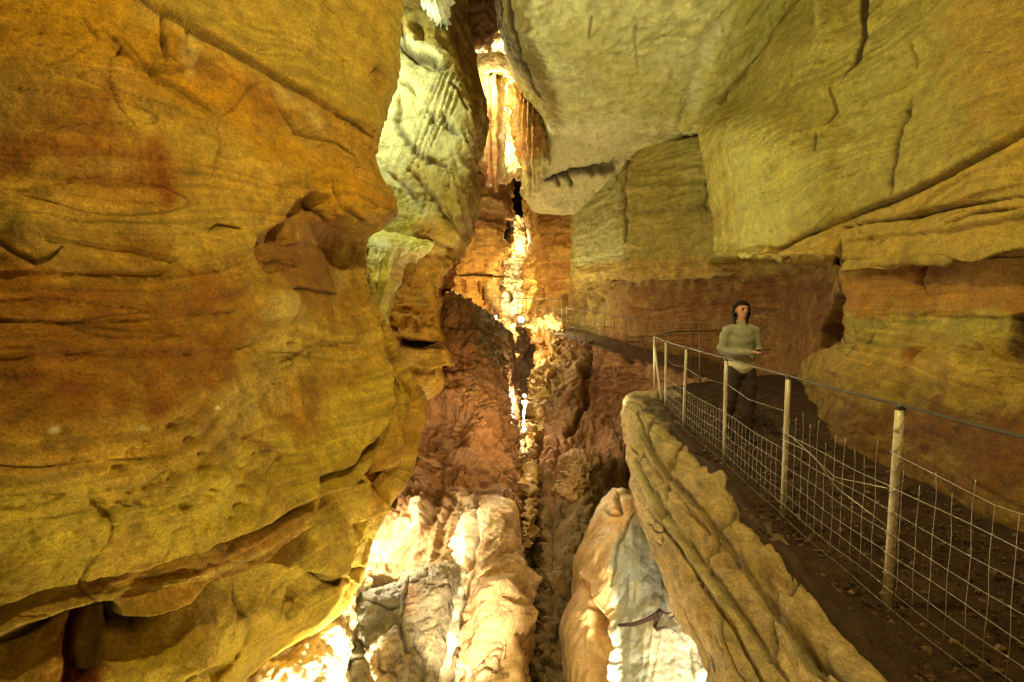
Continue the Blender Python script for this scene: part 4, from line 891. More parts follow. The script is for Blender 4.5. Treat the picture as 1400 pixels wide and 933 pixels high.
o = rock('flowstone_mound', M_rows, 260, 330, [(.5, .42, .26), (.6, .5, .32)], M_WET, big=.06, bigs=1.1, strata=.012, rough=.02, cracks=.006, fine=.005, billow=.02, saw=.0, lam=0, zs=.3, feats=M_feats, paints=M_paint, seed=21, base=at(850, 950, 5))
info(o, 'tan and blue-grey flowstone mound in the chasm below the path ledge', 'flowstone')

# ---- pale lit rock at the foot of the left wall
E_rows = [[(505, 768, 6.6), (500, 775, 6), (480, 785, 5.8), (440, 800, 5.6), (400, 815, 5.6)], [(502, 800, 6.6), (494, 800, 5.8), (470, 805, 5.4), (430, 820, 5.2), (380, 840, 5.2)], [(492, 840, 6.4), (482, 840, 5.5), (450, 842, 5.0), (400, 850, 4.8), (330, 870, 4.8)], [(484, 890, 6.2), (474, 888, 5.2), (440, 888, 4.7), (380, 895, 4.5), (280, 910, 4.4)], [(474, 950, 6), (464, 945, 4.9), (430, 945, 4.4), (360, 950, 4.2), (250, 950, 4)], [(460, 1080, 5.5), (440, 1080, 4.4), (400, 1080, 4), (340, 1080, 3.8), (220, 1080, 3.6)]]
o = rock('rock_flake', E_rows, 180, 220, [(.6, .44, .2), (.72, .58, .32)], M_WET, big=.10, bigs=1.6, strata=.02, rough=.05, cracks=.08, fine=.012, billow=.14, feats=[('flute', [(330, 800), (510, 770), (480, 960), (300, 960)], -.45, 1, 20, .02, 10), ('crack', [(480, 780), (488, 810), (470, 830)], 4, .1), ('dent', [(430, 800), (470, 790), (480, 805), (440, 825)], .1, 5)], paints=[('poly', [(405, 800), (500, 770), (500, 790), (440, 830), (400, 850)], 6, (.5, .34, .12), .8)], seed=22, base=at(430, 950, 4.6))
info(o, 'brightly lit cream rock flake under the foot of the golden left wall', 'rock flake')

# ---- jointed grey rock and tall pink flowstone at the foot of the slope
JR_rows = [[(470, 800, 6.9), (498, 800, 6.6), (540, 792, 6.5), (585, 776, 6.6), (615, 770, 6.7), (640, 780, 7.2)], [(468, 815, 6.3), (495, 808, 5.95), (540, 800, 5.8), (582, 786, 5.85), (614, 784, 5.9), (634, 790, 6.6)], [(466, 850, 5.9), (490, 850, 5.5), (540, 848, 5.35), (580, 840, 5.45), (608, 840, 5.5), (626, 844, 6.2)],
           [(462, 900, 5.6), (485, 900, 5.2), (535, 898, 5.0), (575, 896, 5.1), (600, 896, 5.2), (616, 898, 5.9)], [(455, 950, 5.4), (480, 950, 4.9), (530, 950, 4.7), (570, 950, 4.8), (592, 950, 4.9), (606, 950, 5.7)], [(440, 1100, 5), (470, 1100, 4.4), (530, 1100, 4.2), (570, 1100, 4.3), (590, 1100, 4.4), (606, 1100, 5)]]
JR_feats = [('crack', [(478, 905), (500, 884), (522, 866), (540, 848), (547, 850), (550, 868), (560, 892)], 3.4, .10), ('crack', [(478, 862), (486, 890), (500, 912), (512, 950)], 3.6, .12), ('crack', [(560, 790), (553, 830), (548, 850)], 2.4, .06),
            ('dent', [(484, 895), (500, 905), (512, 960), (480, 960), (470, 930)], .16, 5), ('dent', [(470, 790), (556, 790), (547, 848), (520, 864), (484, 896), (460, 880)], .07, 4), ('dent', [(530, 905), (545, 880), (556, 900), (553, 950), (535, 950)], .05, 4), ('ledge', [(556, 850), (580, 838), (615, 846)], .05, 10, 14), ('crack', [(566, 870), (580, 900), (574, 950)], 2.4, .05), ('crack', [(500, 820), (530, 830), (545, 826)], 2, .03)]
JR_paint = [('poly', [(470, 790), (556, 790), (548, 848), (520, 866), (486, 890)], 6, (.23, .23, .19), .9), ('poly', [(556, 806), (577, 800), (566, 838), (553, 846)], 5, (.5, .27, .13), .8), ('poly', [(490, 905), (540, 852), (556, 900), (550, 960), (510, 960)], 8, (.36, .27, .15), .8), ('ell', 525, 925, 18, 16, 40, (.58, .42, .2), .6), ('poly', [(578, 776), (640, 776), (620, 860), (600, 960), (560, 960), (562, 890), (556, 850)], 12, (.30, .23, .13), .8), ('ell', 500, 830, 16, 20, 20, (.30, .30, .25), .5), ('line', [(600, 800), (590, 870), (584, 940)], 6, (.5, .38, .2), .5)]
o = rock('jointed_rock', JR_rows, 200, 220, [(.3, .27, .18), (.4, .33, .2)], M_SCREE, big=.05, bigs=1.4, strata=.02, rough=.03, cracks=.05, fine=.014, billow=.09, saw=.03, lam=0, feats=JR_feats, paints=JR_paint, seed=31, base=at(540, 950, 5.2))
info(o, 'blue-grey and tan jointed rock at the bottom edge, split by black angular cracks', 'rock')
PF_rows = [[(608, 674, 8.9), (638, 670, 8.5), (675, 668, 8.45), (698, 674, 8.8), (706, 678, 9.6)], [(612, 695, 8), (640, 694, 7.35), (675, 694, 7.0), (700, 698, 7.4), (708, 700, 8.6)], [(606, 732, 7.5), (632, 732, 6.85), (674, 730, 6.45), (702, 734, 6.8), (710, 736, 8)], [(600, 775, 7), (626, 776, 6.4), (675, 774, 5.95), (706, 778, 6.3), (713, 780, 7.5)], [(592, 830, 6.6), (618, 830, 5.95), (678, 826, 5.5), (708, 830, 5.85), (715, 832, 7)],
           [(580, 890, 6.2), (604, 890, 5.5), (678, 886, 5.1), (710, 890, 5.4), (717, 892, 6.6)], [(570, 950, 5.9), (594, 950, 5.1), (680, 946, 4.75), (711, 950, 5.0), (718, 952, 6.2)], [(556, 1100, 5.2), (580, 1100, 4.5), (680, 1100, 4.1), (712, 1100, 4.4), (718, 1100, 5.6)]]
PF_feats = [('flute', [(600, 700), (708, 700), (716, 960), (560, 960)], -.10, 1, 23, .10, 40), ('crack', [(652, 660), (645, 740), (632, 800), (628, 860), (612, 930)], 5, .12), ('dent', [(655, 800), (676, 780), (690, 840), (676, 910), (650, 900)], .08, 14), ('crack', [(690, 700), (694, 800), (690, 900)], 3, .06), ('bump', 672, 745, 16, 50, 6, .12), ('bump', 612, 860, 12, 70, 8, .12), ('bump', 700, 830, 8, 80, 0, .08)]
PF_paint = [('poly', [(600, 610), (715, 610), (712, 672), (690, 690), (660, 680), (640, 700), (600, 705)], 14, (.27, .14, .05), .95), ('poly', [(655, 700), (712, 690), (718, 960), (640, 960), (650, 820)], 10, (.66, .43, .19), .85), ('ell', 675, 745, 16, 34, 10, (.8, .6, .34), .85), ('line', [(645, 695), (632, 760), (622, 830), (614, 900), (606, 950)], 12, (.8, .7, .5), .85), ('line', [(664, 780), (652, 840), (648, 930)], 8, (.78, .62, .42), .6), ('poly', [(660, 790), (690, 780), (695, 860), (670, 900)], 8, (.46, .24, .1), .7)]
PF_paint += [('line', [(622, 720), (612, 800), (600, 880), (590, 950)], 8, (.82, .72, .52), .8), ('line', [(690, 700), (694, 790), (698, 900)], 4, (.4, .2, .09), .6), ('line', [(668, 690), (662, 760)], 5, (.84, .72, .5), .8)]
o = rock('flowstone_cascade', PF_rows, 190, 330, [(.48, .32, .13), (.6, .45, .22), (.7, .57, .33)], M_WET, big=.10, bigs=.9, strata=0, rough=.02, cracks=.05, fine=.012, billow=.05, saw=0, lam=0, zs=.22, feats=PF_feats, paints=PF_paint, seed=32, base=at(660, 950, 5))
info(o, 'tall tan and cream flowstone cascade running down the left lip of the black cleft', 'flowstone')

# ---- arch rock under the footbridge
def rib(name, pts, w, d0, n, m, pal, seed, label, cat, feats=(), paints=()):
    rows = []
    for i, (x, y, ww, d) in enumerate(pts):
        rows.append([(x - ww, y, d + .9), (x - ww * .85, y, d + .25), (x - ww * .4, y, d), (x + ww * .4, y, d), (x + ww * .85, y, d + .25), (x + ww, y, d + .9)])
    o = rock(name, rows, n, m, pal, M_WET, big=.22, bigs=1.5, strata=.05, rough=.08, cracks=.12, fine=.03, billow=.26, feats=feats, paints=paints, seed=seed, base=at(pts[-1][0], pts[-1][1], pts[-1][3]), toward=(0, 0, 1.6))
    return info(o, label, cat)
LUM = [(.40, .22, .06), (.60, .40, .14), (.36, .19, .05), (.62, .44, .18)]
rib('arch_rock', [(722, 434, 26, 20.6), (730, 440, 38, 19.8), (744, 452, 22, 19), (748, 470, 21, 18.3), (750, 490, 17, 17.8), (746, 505, 15, 17.2), (738, 525, 14, 16.6), (735, 545, 14, 16), (736, 565, 12, 15.2), (738, 590, 10, 14.2), (736, 620, 8, 13), (734, 660, 7, 11.6)], 0, 0, 130, 320, LUM, 41, 'lumpy golden rock pier under the right end of the footbridge', 'rock pier', [('dent', [(726, 456), (740, 450), (752, 462), (750, 486), (740, 492), (728, 480)], .5, 4)], [('poly', [(724, 454), (742, 450), (754, 462), (751, 488), (738, 494), (726, 480)], 4, (.30, .14, .035), .9)])
rib('arch_rock', [(672, 440, 16, 20.4), (690, 446, 12, 19.4), (697, 460, 8, 18.6), (699, 478, 7, 18), (696, 495, 8, 17.2), (694, 510, 10, 16.4), (696, 530, 8, 15.4), (699, 550, 6, 14.4), (698, 580, 6, 13), (700, 610, 5, 12)], 0, 0, 90, 260, LUM, 42, 'thin golden rock pier under the left end of the footbridge', 'rock pier')
rib('rock_fan', [(676, 502, 6, 14.6), (682, 510, 10, 14), (686, 520, 13, 13.6), (688, 530, 12, 13.5), (690, 540, 8, 13.6), (694, 548, 4, 14)], 0, 0, 80, 100, LUM, 43, 'small spiky fan of bright rock left of the chasm lamp', 'rock')
rib('rock_rib', [(727, 575, 4, 12.6), (729, 600, 6, 12.2), (727, 630, 6, 11.2), (724, 665, 6, 10), (724, 700, 6, 9), (722, 740, 5, 8.2)], 0, 0, 70, 220, [(.3, .18, .06), (.42, .28, .1)], 44, 'narrow brown rock rib along the right lip of the black cleft', 'rock')
rib('rock_rib', [(700, 580, 5, 11.6), (702, 610, 6, 11), (704, 640, 5, 10.4), (706, 670, 4, 9.6)], 0, 0, 60, 160, [(.3, .16, .06), (.45, .28, .1)], 45, 'narrow brown rock rib along the left lip of the black cleft', 'rock')
rib('boulder', [(794, 624, 6, 10.8), (796, 630, 18, 10.4), (795, 645, 22, 10.1), (792, 660, 24, 9.9), (788, 675, 20, 9.8), (786, 690, 10, 9.9)], 0, 0, 110, 120, [(.22, .13, .05), (.32, .2, .08)], 46, 'rough brown boulder stuck on the slope right of the cleft', 'boulder')

# ---- enclosing cave behind and above the viewer
def shell():
    n, m = 70, 120
    u = np.linspace(0, 2 * math.pi, n)
    v = np.linspace(-9, 46, m)
    U, Vv = np.meshgrid(u, v)
    taper = np.clip((Vv + 9) / 4, .02, 1) ** .5 * np.clip((46 - Vv) / 4, .02, 1) ** .5
    X = 1 + 11.5 * np.cos(U) * taper
    Z = 2.5 + 13 * np.sin(U) * taper
    P = np.stack([X, Vv, Z], -1).reshape(-1, 3)
    c = np.array([1, 0, 2.5])
    dirn = P - c
    dirn[:, 1] = 0
    dirn /= np.linalg.norm(dirn, axis=1)[:, None] + 1e-6
    P = P + dirn * (1.2 * fbm(P * .25, 4, 90))[:, None]
    C = np.array((.36, .25, .1)) * (1 + .25 * fbm(P * .8, 4, 91))[:, None]
    o = mesh_from('cave_shell', P, quads(m, n), C, M_FAR)
    return info(o, 'rest of the rock chamber around and behind the passage', 'rock wall', kind='structure')
shell()

# ---- paths
def sheet(name, pts_rows, n, m, mat, col, amp, label):
    R = np.stack([resample(r, n) for r in pts_rows])
    q = np.linspace(0, len(R) - 1, m)
    P = cr(R, q).reshape(-1, 3)
    P[:, 2] += amp * fbm(P * 2.2, 4, 95) + amp * .25 * fbm(P * 14, 3, 96)
    C = np.array(col) * (1 + .3 * fbm(P * 3, 4, 97))[:, None]
    G = P.reshape(m, n, 3)
    nn = np.cross(G[m // 2, n // 2 + 1] - G[m // 2, n // 2], G[m // 2 + 1, n // 2] - G[m // 2, n // 2])
    o = mesh_from(name, P, quads(m, n, nn[2] < 0), np.clip(C, .01, 1), mat)
    return info(o, label, 'path', kind='structure')
PE = [(-2, 1.62), (.5, 1.62), (1.83, 1.66), (2.45, 1.71), (3.4, 1.85), (4.6, 2.02), (5.9, 2.16), (7.3, 2.45), (8.5, 2.72)]
p_rows = [[(x - .07, y, -.22), (x - .03, y, -.03), (x + .01, y, .035), (x + .10, y, .02), (x + .3, y, .0), (x + .8, y, -.005), (x + 1.6, y, .0), (x + 2.6, y, .03), (max(6, x + 3.6), y, .06)] for y, x in PE]
p_rows += [[(2.85, 9.1, -.4), (2.92, 9.07, -.1), (2.97, 9.04, .03), (3.1, 9.0, 0.02), (3.6, 9.1, .0), (4.2, 9.2, .02), (5, 9.4, .03), (6, 9.6, .06), (7, 9.7, .08)], [(4.5, 10.3, -.4), (4.56, 10.27, -.1), (4.62, 10.24, .04), (4.7, 10.2, .03), (5, 10.3, .05), (5.4, 10.4, .06), (6, 10.6, .08), (6.8, 10.8, .1), (7.8, 11, .12)]]
sheet('path', p_rows, 160, 380, M_GRAVEL, (.085, .042, .018), .04, 'dark gravel path between the wire fence and the right wall')
far_in = [at(*p) for p in PATH_IN]
sheet('path', [[(p[0] + .0, p[1] + .02, p[2] - .04), (p[0] + .4, p[1] + .35, p[2]), (p[0] + .9, p[1] + .8, p[2]), (p[0] + 2.6, p[1] + 2.2, p[2] + .05)] for p in far_in],
      60, 160, M_GRAVEL, (.15, .08, .032), .03, 'far stretch of the path along the railing to the footbridge')

# loose grit and small stones on the near path
def gravel():
    rr = np.random.RandomState(3)
    V, Fc, C = [], [], []
    ico = bmesh.new()
    bmesh.ops.create_icosphere(ico, subdivisions=1, radius=1)
    iv = np.array([v.co[:] for v in ico.verts])
    ico.verts.index_update()
    fi = np.array([[v.index for v in f.verts] for f in ico.faces])
    ico.free()
    ys = np.array([p[0] for p in PE])
    xs = np.array([p[1] for p in PE])
    n = 11000
    for k in range(n):
        y = 1.2 + 7.2 * rr.rand() ** 1.6
        x = np.interp(y, ys, xs) + .0 + (rr.rand() ** 1.7) * 2.0
        r = .004 + .020 * rr.rand() ** 5
        sc = r * (.7 + .6 * rr.rand(3)) * (1, 1, .7)
        q = iv * sc * (1 + .25 * rr.randn(len(iv), 1) * .6) + (x, y, .012 * rr.rand() + .004)
        Fc.append(fi + len(iv) * k)
        V.append(q)
        c = np.array((.22, .13, .065)) * (.25 + 1.3 * rr.rand() ** 1.5)
        C.append(np.tile(c, (len(iv), 1)))
    o = mesh_from('gravel', np.concatenate(V), np.concatenate(Fc), np.concatenate(C), M_GRAVEL, None, None, False)
    info(o, 'loose brown grit and small stones strewn over the near path', 'gravel', kind='stuff')
gravel()
# ================================================================== fences, bridge, lamps, water, branch, person
M_POST = plain_mat('galvanised_post', (.55, .50, .36), .5, .25, .3, 40, .25)
M_WIRE = plain_mat('galvanised_wire', (.40, .38, .31), .38, .7, 0, 30, .2)
M_RAIL = plain_mat('worn_rail_cable', (.09, .075, .055), .4, .5, .2, 50, .3)
M_IRON = plain_mat('dark_iron', (.20, .14, .08), .5, .4, .2, 50, .3)
M_DECK = plain_mat('concrete_deck', (.42, .30, .16), .8, 0, .5, 12, .25)
M_BRANCH = plain_mat('rusty_branch', (.045, .02, .01), .8, 0, .6, 40, .4)
M_LAMP = plain_mat('lamp_housing', (.05, .05, .05), .5, .5)


def tube(bm, pts, r, sides=6, cap=True):
    """sweep a round section along pts; r a number or one per point"""
    pts = [Vector(p) for p in pts]
    rs = r if hasattr(r, '__len__') else [r] * len(pts)
    rings = []
    for i, p in enumerate(pts):
        a = pts[max(i - 1, 0)]
        b = pts[min(i + 1, len(pts) - 1)]
        t = (b - a).normalized()
        up = Vector((0, 0, 1)) if abs(t.z) < .9 else Vector((1, 0, 0))
        u = t.cross(up).normalized()
        v = t.cross(u).normalized()
        rings.append([bm.verts.new(p + (u * math.cos(k * 2 * math.pi / sides) + v * math.sin(k * 2 * math.pi / sides)) * rs[i]) for k in range(sides)])
    for a, b in zip(rings, rings[1:]):
        for k in range(sides):
            bm.faces.new((a[k], a[(k + 1) % sides], b[(k + 1) % sides], b[k]))
    if cap:
        bm.faces.new(rings[0][::-1])
        bm.faces.new(rings[-1])


def bx(bm, c, s, rz=0, bev=0):
    r = bmesh.ops.create_cube(bm, size=1)
    M = Matrix.Translation(c) @ Matrix.Rotation(rz, 4, 'Z') @ Matrix.Diagonal((*s, 1))
    bmesh.ops.transform(bm, matrix=M, verts=r['verts'])
    if bev:
        es = list({e for v in r['verts'] for e in v.link_edges})
        bmesh.ops.bevel(bm, geom=es, offset=bev, segments=2, affect='EDGES')


def obj(name, bm, mat, parent=None, loc=None, smooth=True):
    bmesh.ops.recalc_face_normals(bm, faces=bm.faces)
    if loc is not None:
        bmesh.ops.translate(bm, verts=bm.verts, vec=-Vector(loc))
    me = bpy.data.meshes.new(name)
    bm.to_mesh(me)
    bm.free()
    for p in me.polygons:
        p.use_smooth = smooth
    if mat:
        me.materials.append(mat)
    o = bpy.data.objects.new(name, me)
    COL.objects.link(o)
    if parent:
        o.parent = parent
        if loc is not None:
            o.location = Vector(loc) - parent.location
        else:
            o.location = -parent.location
    elif loc is not None:
        o.location = loc
    return o


def thing(name, label, cat, loc, group=None, rz=0):
    o = bpy.data.objects.new(name, None)
    o.empty_display_size = .2
    COL.objects.link(o)
    o.location = loc
    o.rotation_euler = (0, 0, rz)
    return info(o, label, cat, group)


# ---------------- near fence: round posts, top rail, woven wire
POSTS = [(895, 538), (910, 559), (934, 585), (990, 632), (1070, 707), (1212, 830)]
PW = []
for x, y in POSTS:
    p = at(x, y, gd(y))
    PW.append(Vector((p[0], p[1], 0)))
PW.append(Vector((2.02, 1.30, 0)))
PW.append(Vector((2.03, .1, 0)))
TOPS = [(897, 454), (910, 462), (935, 470), (988, 488), (1070, 515), (1221, 553)]
fence = thing('wire_fence', 'wire mesh fence on pale round posts with dark top rail along the near path', 'fence', PW[3])
lean = [(-.03, .0), (-.02, 0), (.02, .01), (-.012, 0), (0.0, .0), (.012, 0), (0, 0), (0, 0)]
TW = []
for i, p in enumerate(PW):
    h = 1.1
    t = p + Vector((lean[i][0], lean[i][1], h))
    TW.append(t)
    bm = bmesh.new()
    r = .018 if i < 5 else .021
    tube(bm, [p + Vector((0, 0, -.12)), p.lerp(t, .35), p.lerp(t, .7), t], r, 12)
    po = obj('post', bm, M_POST, fence, loc=p)
    if i >= 3:
        bm = bmesh.new()
        kk = 9 if i >= 5 else 6                                # tie wire wound round the post
        sp = []
        for k in range(kk * 16 + 1):
            turn = k / 16
            fz = .08 + (math.floor(turn) + sstep(.55, 1, np.array(turn % 1))) * .112
            c = p.lerp(t, fz / h)
            sp.append(c + Vector((math.cos(turn * 6.2832) * (r + .003), math.sin(turn * 6.2832) * (r + .003), 0)))
        tube(bm, sp, .0024, 4)
        w = obj('wire_tie', bm, M_WIRE, po, loc=None)
        w.location = -p
    bm = bmesh.new()
    tube(bm, [t + Vector((0, 0, -.016)), t + Vector((0, 0, .012))], r + .002, 10)
    c_ = obj('rail_clip', bm, M_RAIL, po)
    c_.location = -p
# inclined strut at the far corner
bm = bmesh.new()
tube(bm, [TW[0] + Vector((.01, -.02, -.2)), Vector((at(905, 551, gd(551))[0], at(905, 551, gd(551))[1], -.05))], .02, 8)
obj('strut', bm, M_POST, fence)
bm = bmesh.new()
rail = []
for a, b in zip(TW, TW[1:]):
    for k in range(8):
        f = k / 8
        q = a.lerp(b, f)
        q.z += .010 - .007 * math.sin(f * math.pi)
        rail.append(q)
rail.append(TW[-1])
tube(bm, rail, [.010 for q in rail], 8)
obj('top_rail', bm, M_RAIL, fence)
# return rail across the inlet behind the person
ret = [TW[0] + Vector((0, 0, .01)), Vector(at(925, 453.5, 9.3)), Vector(at(957, 453, 9.9)), Vector(at(992, 452, 10.5)), Vector(at(1010, 452, 10.8))]
bm = bmesh.new()
tube(bm, ret, .014, 8)
obj('top_rail', bm, M_RAIL, fence)
pb = Vector(at(957, 524, 9.9))
bm = bmesh.new()
tube(bm, [Vector(at(957, 453, 9.9)), pb + Vector((0, 0, -.1))], .02, 8)
obj('post', bm, M_IRON, fence)
rw = random.Random(5)


def wires(i):
    a, b = PW[i], PW[i + 1]
    L = (b - a).length
    off = Vector((-.028, 0, 0))
    bm = bmesh.new()
    zs = [.04, .13, .22, .32, .43, .55, .68]
    if i <= 3:
        zs = zs[:6]
    n = 14
    ph = [rw.uniform(0, 6) for _ in zs]
    tops = zs[-1]

    def pt(f, z, k):
        q = a.lerp(b, f) + off
        q.z = z + .005 * math.sin(f * 7 + ph[k]) * (1 if i > 2 else .5) - .012 * math.sin(f * math.pi)
        q.x += .003 * math.sin(f * 11 + ph[k] * 2)
        return q
    for k, z in enumerate(zs):
        tube(bm, [pt(q / n, z, k) for q in range(n + 1)], .0017 if k < len(zs) - 1 else .0022, 5)
    m = max(4, int(L / .085))
    for q in range(1, m):
        f = (q + rw.uniform(-.05, .05)) / m
        zt = tops + (rw.uniform(.06, .22) if i >= 4 else 0)
        pts = []
        for s in range(9):
            z = .02 + (zt - .02) * s / 8
            p = a.lerp(b, f) + off
            p.z = z - .012 * math.sin(f * math.pi)
            p.y += .004 * math.sin(s * 1.3 + q) * (s / 8)
            p.x += .003 * math.cos(s * 1.9 + q * 2)
            pts.append(p)
        tube(bm, pts, .0015, 5)
    for k, z in enumerate(zs[2:]):                              # twisted knots
        for q in range(1, m, 1):
            if rw.random() < .35:
                c = pt(q / m, z, k + 2)
                tube(bm, [c + Vector((0, -.006, 0)), c + Vector((0, .006, .002))], .0042, 5)
    obj('wire_mesh', bm, M_WIRE, fence)
    # loose strained wires above the mesh
    bm = bmesh.new()
    if i == 4:
        tube(bm, [a + Vector((-.03, 0, .70)), a.lerp(b, .35) + Vector((0, 0, .60)), a.lerp(b, .62) + Vector((-.03, 0, .50)), b + Vector((-.03, 0, .46))], .0026, 5)
        tube(bm, [a + Vector((-.03, 0, .62)), a.lerp(b, .3) + Vector((-.03, 0, .63)), a.lerp(b, .6) + Vector((-.03, 0, .56)), b + Vector((-.03, 0, .66))], .0026, 5)
    else:
        tube(bm, [a + Vector((-.03, 0, .86)), a.lerp(b, .5) + Vector((-.03, 0, .80)), b + Vector((-.03, 0, .84))], .0022, 5)
    obj('strand_wire', bm, M_WIRE, fence)


for i in range(1, len(PW) - 1):
    wires(i)

# ---------------- far railing
FR = [(775, 422, 37), (787, 423.5, 38), (800, 425, 39), (813, 426.5, 40), (826, 429, 41.5), (840, 431.5, 43), (856, 434, 44), (883, 438, 47), (914, 440.5, 50), (944, 441.5, 53), (986, 442, 57)]
fb = [at(x, y + h, 684 / h) for x, y, h in FR]
ft_ = [at(x, y, 684 / h) for x, y, h in FR]
far_rail = thing('iron_railing', 'thin dark iron railing along the far stretch of path, above the red wall', 'railing', fb[5])
bm = bmesh.new()
tube(bm, ft_ + [at(1003, 442, 11.6)], .018, 6)
obj('top_rail', bm, M_IRON, far_rail)
bm = bmesh.new()
for f in (.35, .68):
    tube(bm, [Vector(b).lerp(Vector(t), f) for b, t in zip(fb, ft_)], .006, 5)
obj('middle_wire', bm, M_IRON, far_rail)
for b, t in zip(fb, ft_):
    bm = bmesh.new()
    tube(bm, [Vector(b) + Vector((0, 0, -.15)), t], .014, 6)
    obj('post', bm, M_IRON, far_rail)

# ---------------- footbridge
B0, B1 = Vector(at(655, 437, 20.6)), Vector(at(768, 440, 20.2))
bridge = thing('footbridge', 'small footbridge with a thin railing, crossing the cleft below the glowing flowstone', 'footbridge', B0.lerp(B1, .5))
bm = bmesh.new()
n = 14
for k in range(n):
    a, b = B0.lerp(B1, k / n), B0.lerp(B1, (k + 1) / n)
    c = a.lerp(b, .5)
    bx(bm, c + Vector((0, .5, -.06)), ((b - a).length * .985, 1.1, .07), 0, .008)
obj('deck', bm, M_DECK, bridge)
bm = bmesh.new()
bx(bm, B0.lerp(B1, .5) + Vector((0, .1, -.16)), ((B1 - B0).length, .12, .14), math.atan2(B1.y - B0.y, B1.x - B0.x), .01)
obj('beam', bm, M_IRON, bridge)
for yo, nm in ((0, 'near'), (1.0, 'far')):
    bm = bmesh.new()
    tube(bm, [B0 + Vector((.6, yo, 1.0)), B1 + Vector((0, yo, 1.0))], .014, 6)
    tube(bm, [B0 + Vector((.6, yo, .5)), B1 + Vector((0, yo, .5))], .008, 5)
    obj('hand_rail', bm, M_IRON, bridge)
    for k in range(9):
        q = B0.lerp(B1, .16 + .84 * k / 8) + Vector((0, yo, 0))
        bm = bmesh.new()
        tube(bm, [q + Vector((0, 0, -.1)), q + Vector((0, 0, 1.0))], .014, 6)
        obj('post', bm, M_IRON, bridge)

# ---------------- trickle of water falling in the cleft
m_w, nt, bs = new_mat('falling_water')
bs.inputs['Base Color'].default_value = (.85, .88, .9, 1)
bs.inputs['Roughness'].default_value = .15
bs.inputs['Specular IOR Level'].default_value = .8
wp = [(717.5, 548, 2.2, 12.9), (716, 570, 3, 12.7), (716.5, 590, 3.2, 12.4), (714, 612, 3.4, 12), (714.5, 630, 3.6, 11.5), (712, 648, 3, 11), (711.5, 664, 3.4, 10.6), (710, 690, 2.4, 10), (711, 712, 2, 9.4)]
wr = [[(x - w, y, d + .1), (x - w * .4, y, d), (x + w * .4, y, d), (x + w, y, d + .1), (x, y, d + .2)] for x, y, w, d in wp]
o = rock('water_trickle', wr, 24, 260, [(.8, .82, .84), (.9, .92, .95)], m_w, big=.03, bigs=3, strata=0, rough=.04, cracks=0, fine=.02, seed=60, base=at(711, 664, 10.6))
info(o, 'thin white trickle of water falling down the black cleft', 'waterfall')

# ---------------- dead branch on the mound
bm = bmesh.new()
tube(bm, [at(846, 855, 4.95), at(866, 854, 4.75), at(884, 848, 4.65), at(897, 841, 4.6), at(903, 837, 4.6), at(906, 838, 4.62)], [.015, .022, .021, .027, .04, .016], 8)
tube(bm, [at(901, 839, 4.6), at(897, 847, 4.58), at(895, 857, 4.55), at(898, 861, 4.5), at(911, 857, 4.45)], [.03, .024, .02, .017, .008], 8)
tube(bm, [at(903, 837, 4.6), at(911, 839, 4.62), at(918, 838, 4.66)], [.018, .01, .005], 7)
tube(bm, [at(916, 846, 4.6), at(921, 843, 4.58), at(925, 841, 4.56)], [.006, .012, .004], 6)
o = obj('dead_branch', bm, M_BRANCH, None, loc=at(866, 854, 4.75))
info(o, 'dark crooked dead branch sticking out of the blue-grey flowstone', 'branch')


# ---------------- lamps that the photo shows
def emis(name, col, st):
    m, nt, b = new_mat(name)
    b.inputs['Emission Color'].default_value = (*col, 1)
    b.inputs['Emission Strength'].default_value = st
    b.inputs['Base Color'].default_value = (.9, .85, .7, 1)
    return m


M_GLOW = emis('lamp_glass', (1, .86, .55), 60)
M_GLOWS = emis('small_lamp_glass', (1, .8, .45), 25)


def light(loc, power, col, r=.15, name='scene_light', spot=None, aim=None, blend=.6):
    ld = bpy.data.lights.new(name, 'SPOT' if spot else 'POINT')
    ld.energy = power
    ld.color = col
    ld.shadow_soft_size = r
    o = bpy.data.objects.new(name, ld)
    COL.objects.link(o)
    o.location = loc
    if spot:
        ld.spot_size = math.radians(spot)
        ld.spot_blend = blend
        o.rotation_euler = (Vector(aim) - Vector(loc)).to_track_quat('-Z', 'Y').to_euler()
    return o


def flood(px, py, d, r, power, col, label, glow, aim=(0, -1, 0)):
    p = Vector(at(px, py, d))
    t = thing('floodlight', label, 'lamp', p, 'floodlights of the cave')
    bm = bmesh.new()
    bmesh.ops.create_uvsphere(bm, u_segments=16, v_segments=10, radius=r)
    obj('bulb', bm, glow, t).location = (0, 0, 0)
    bm = bmesh.new()
    a = Vector(aim).normalized()
    tube(bm, [-a * r * .4, -a * r * 1.2, -a * r * 2.6], [r * 1.5, r * 1.4, r * .7], 12)
    obj('housing', bm, M_LAMP, t).location = (0, 0, 0)
    bm = bmesh.new()
    tube(bm, [-a * r * 1.5, -a * r * 1.5 + Vector((0, .02, -r * 4))], r * .25, 6)
    obj('bracket', bm, M_LAMP, t).location = (0, 0, 0)
    l = light(a * r * 2.2, power, col, r * .9)
    l.parent = t
    return t


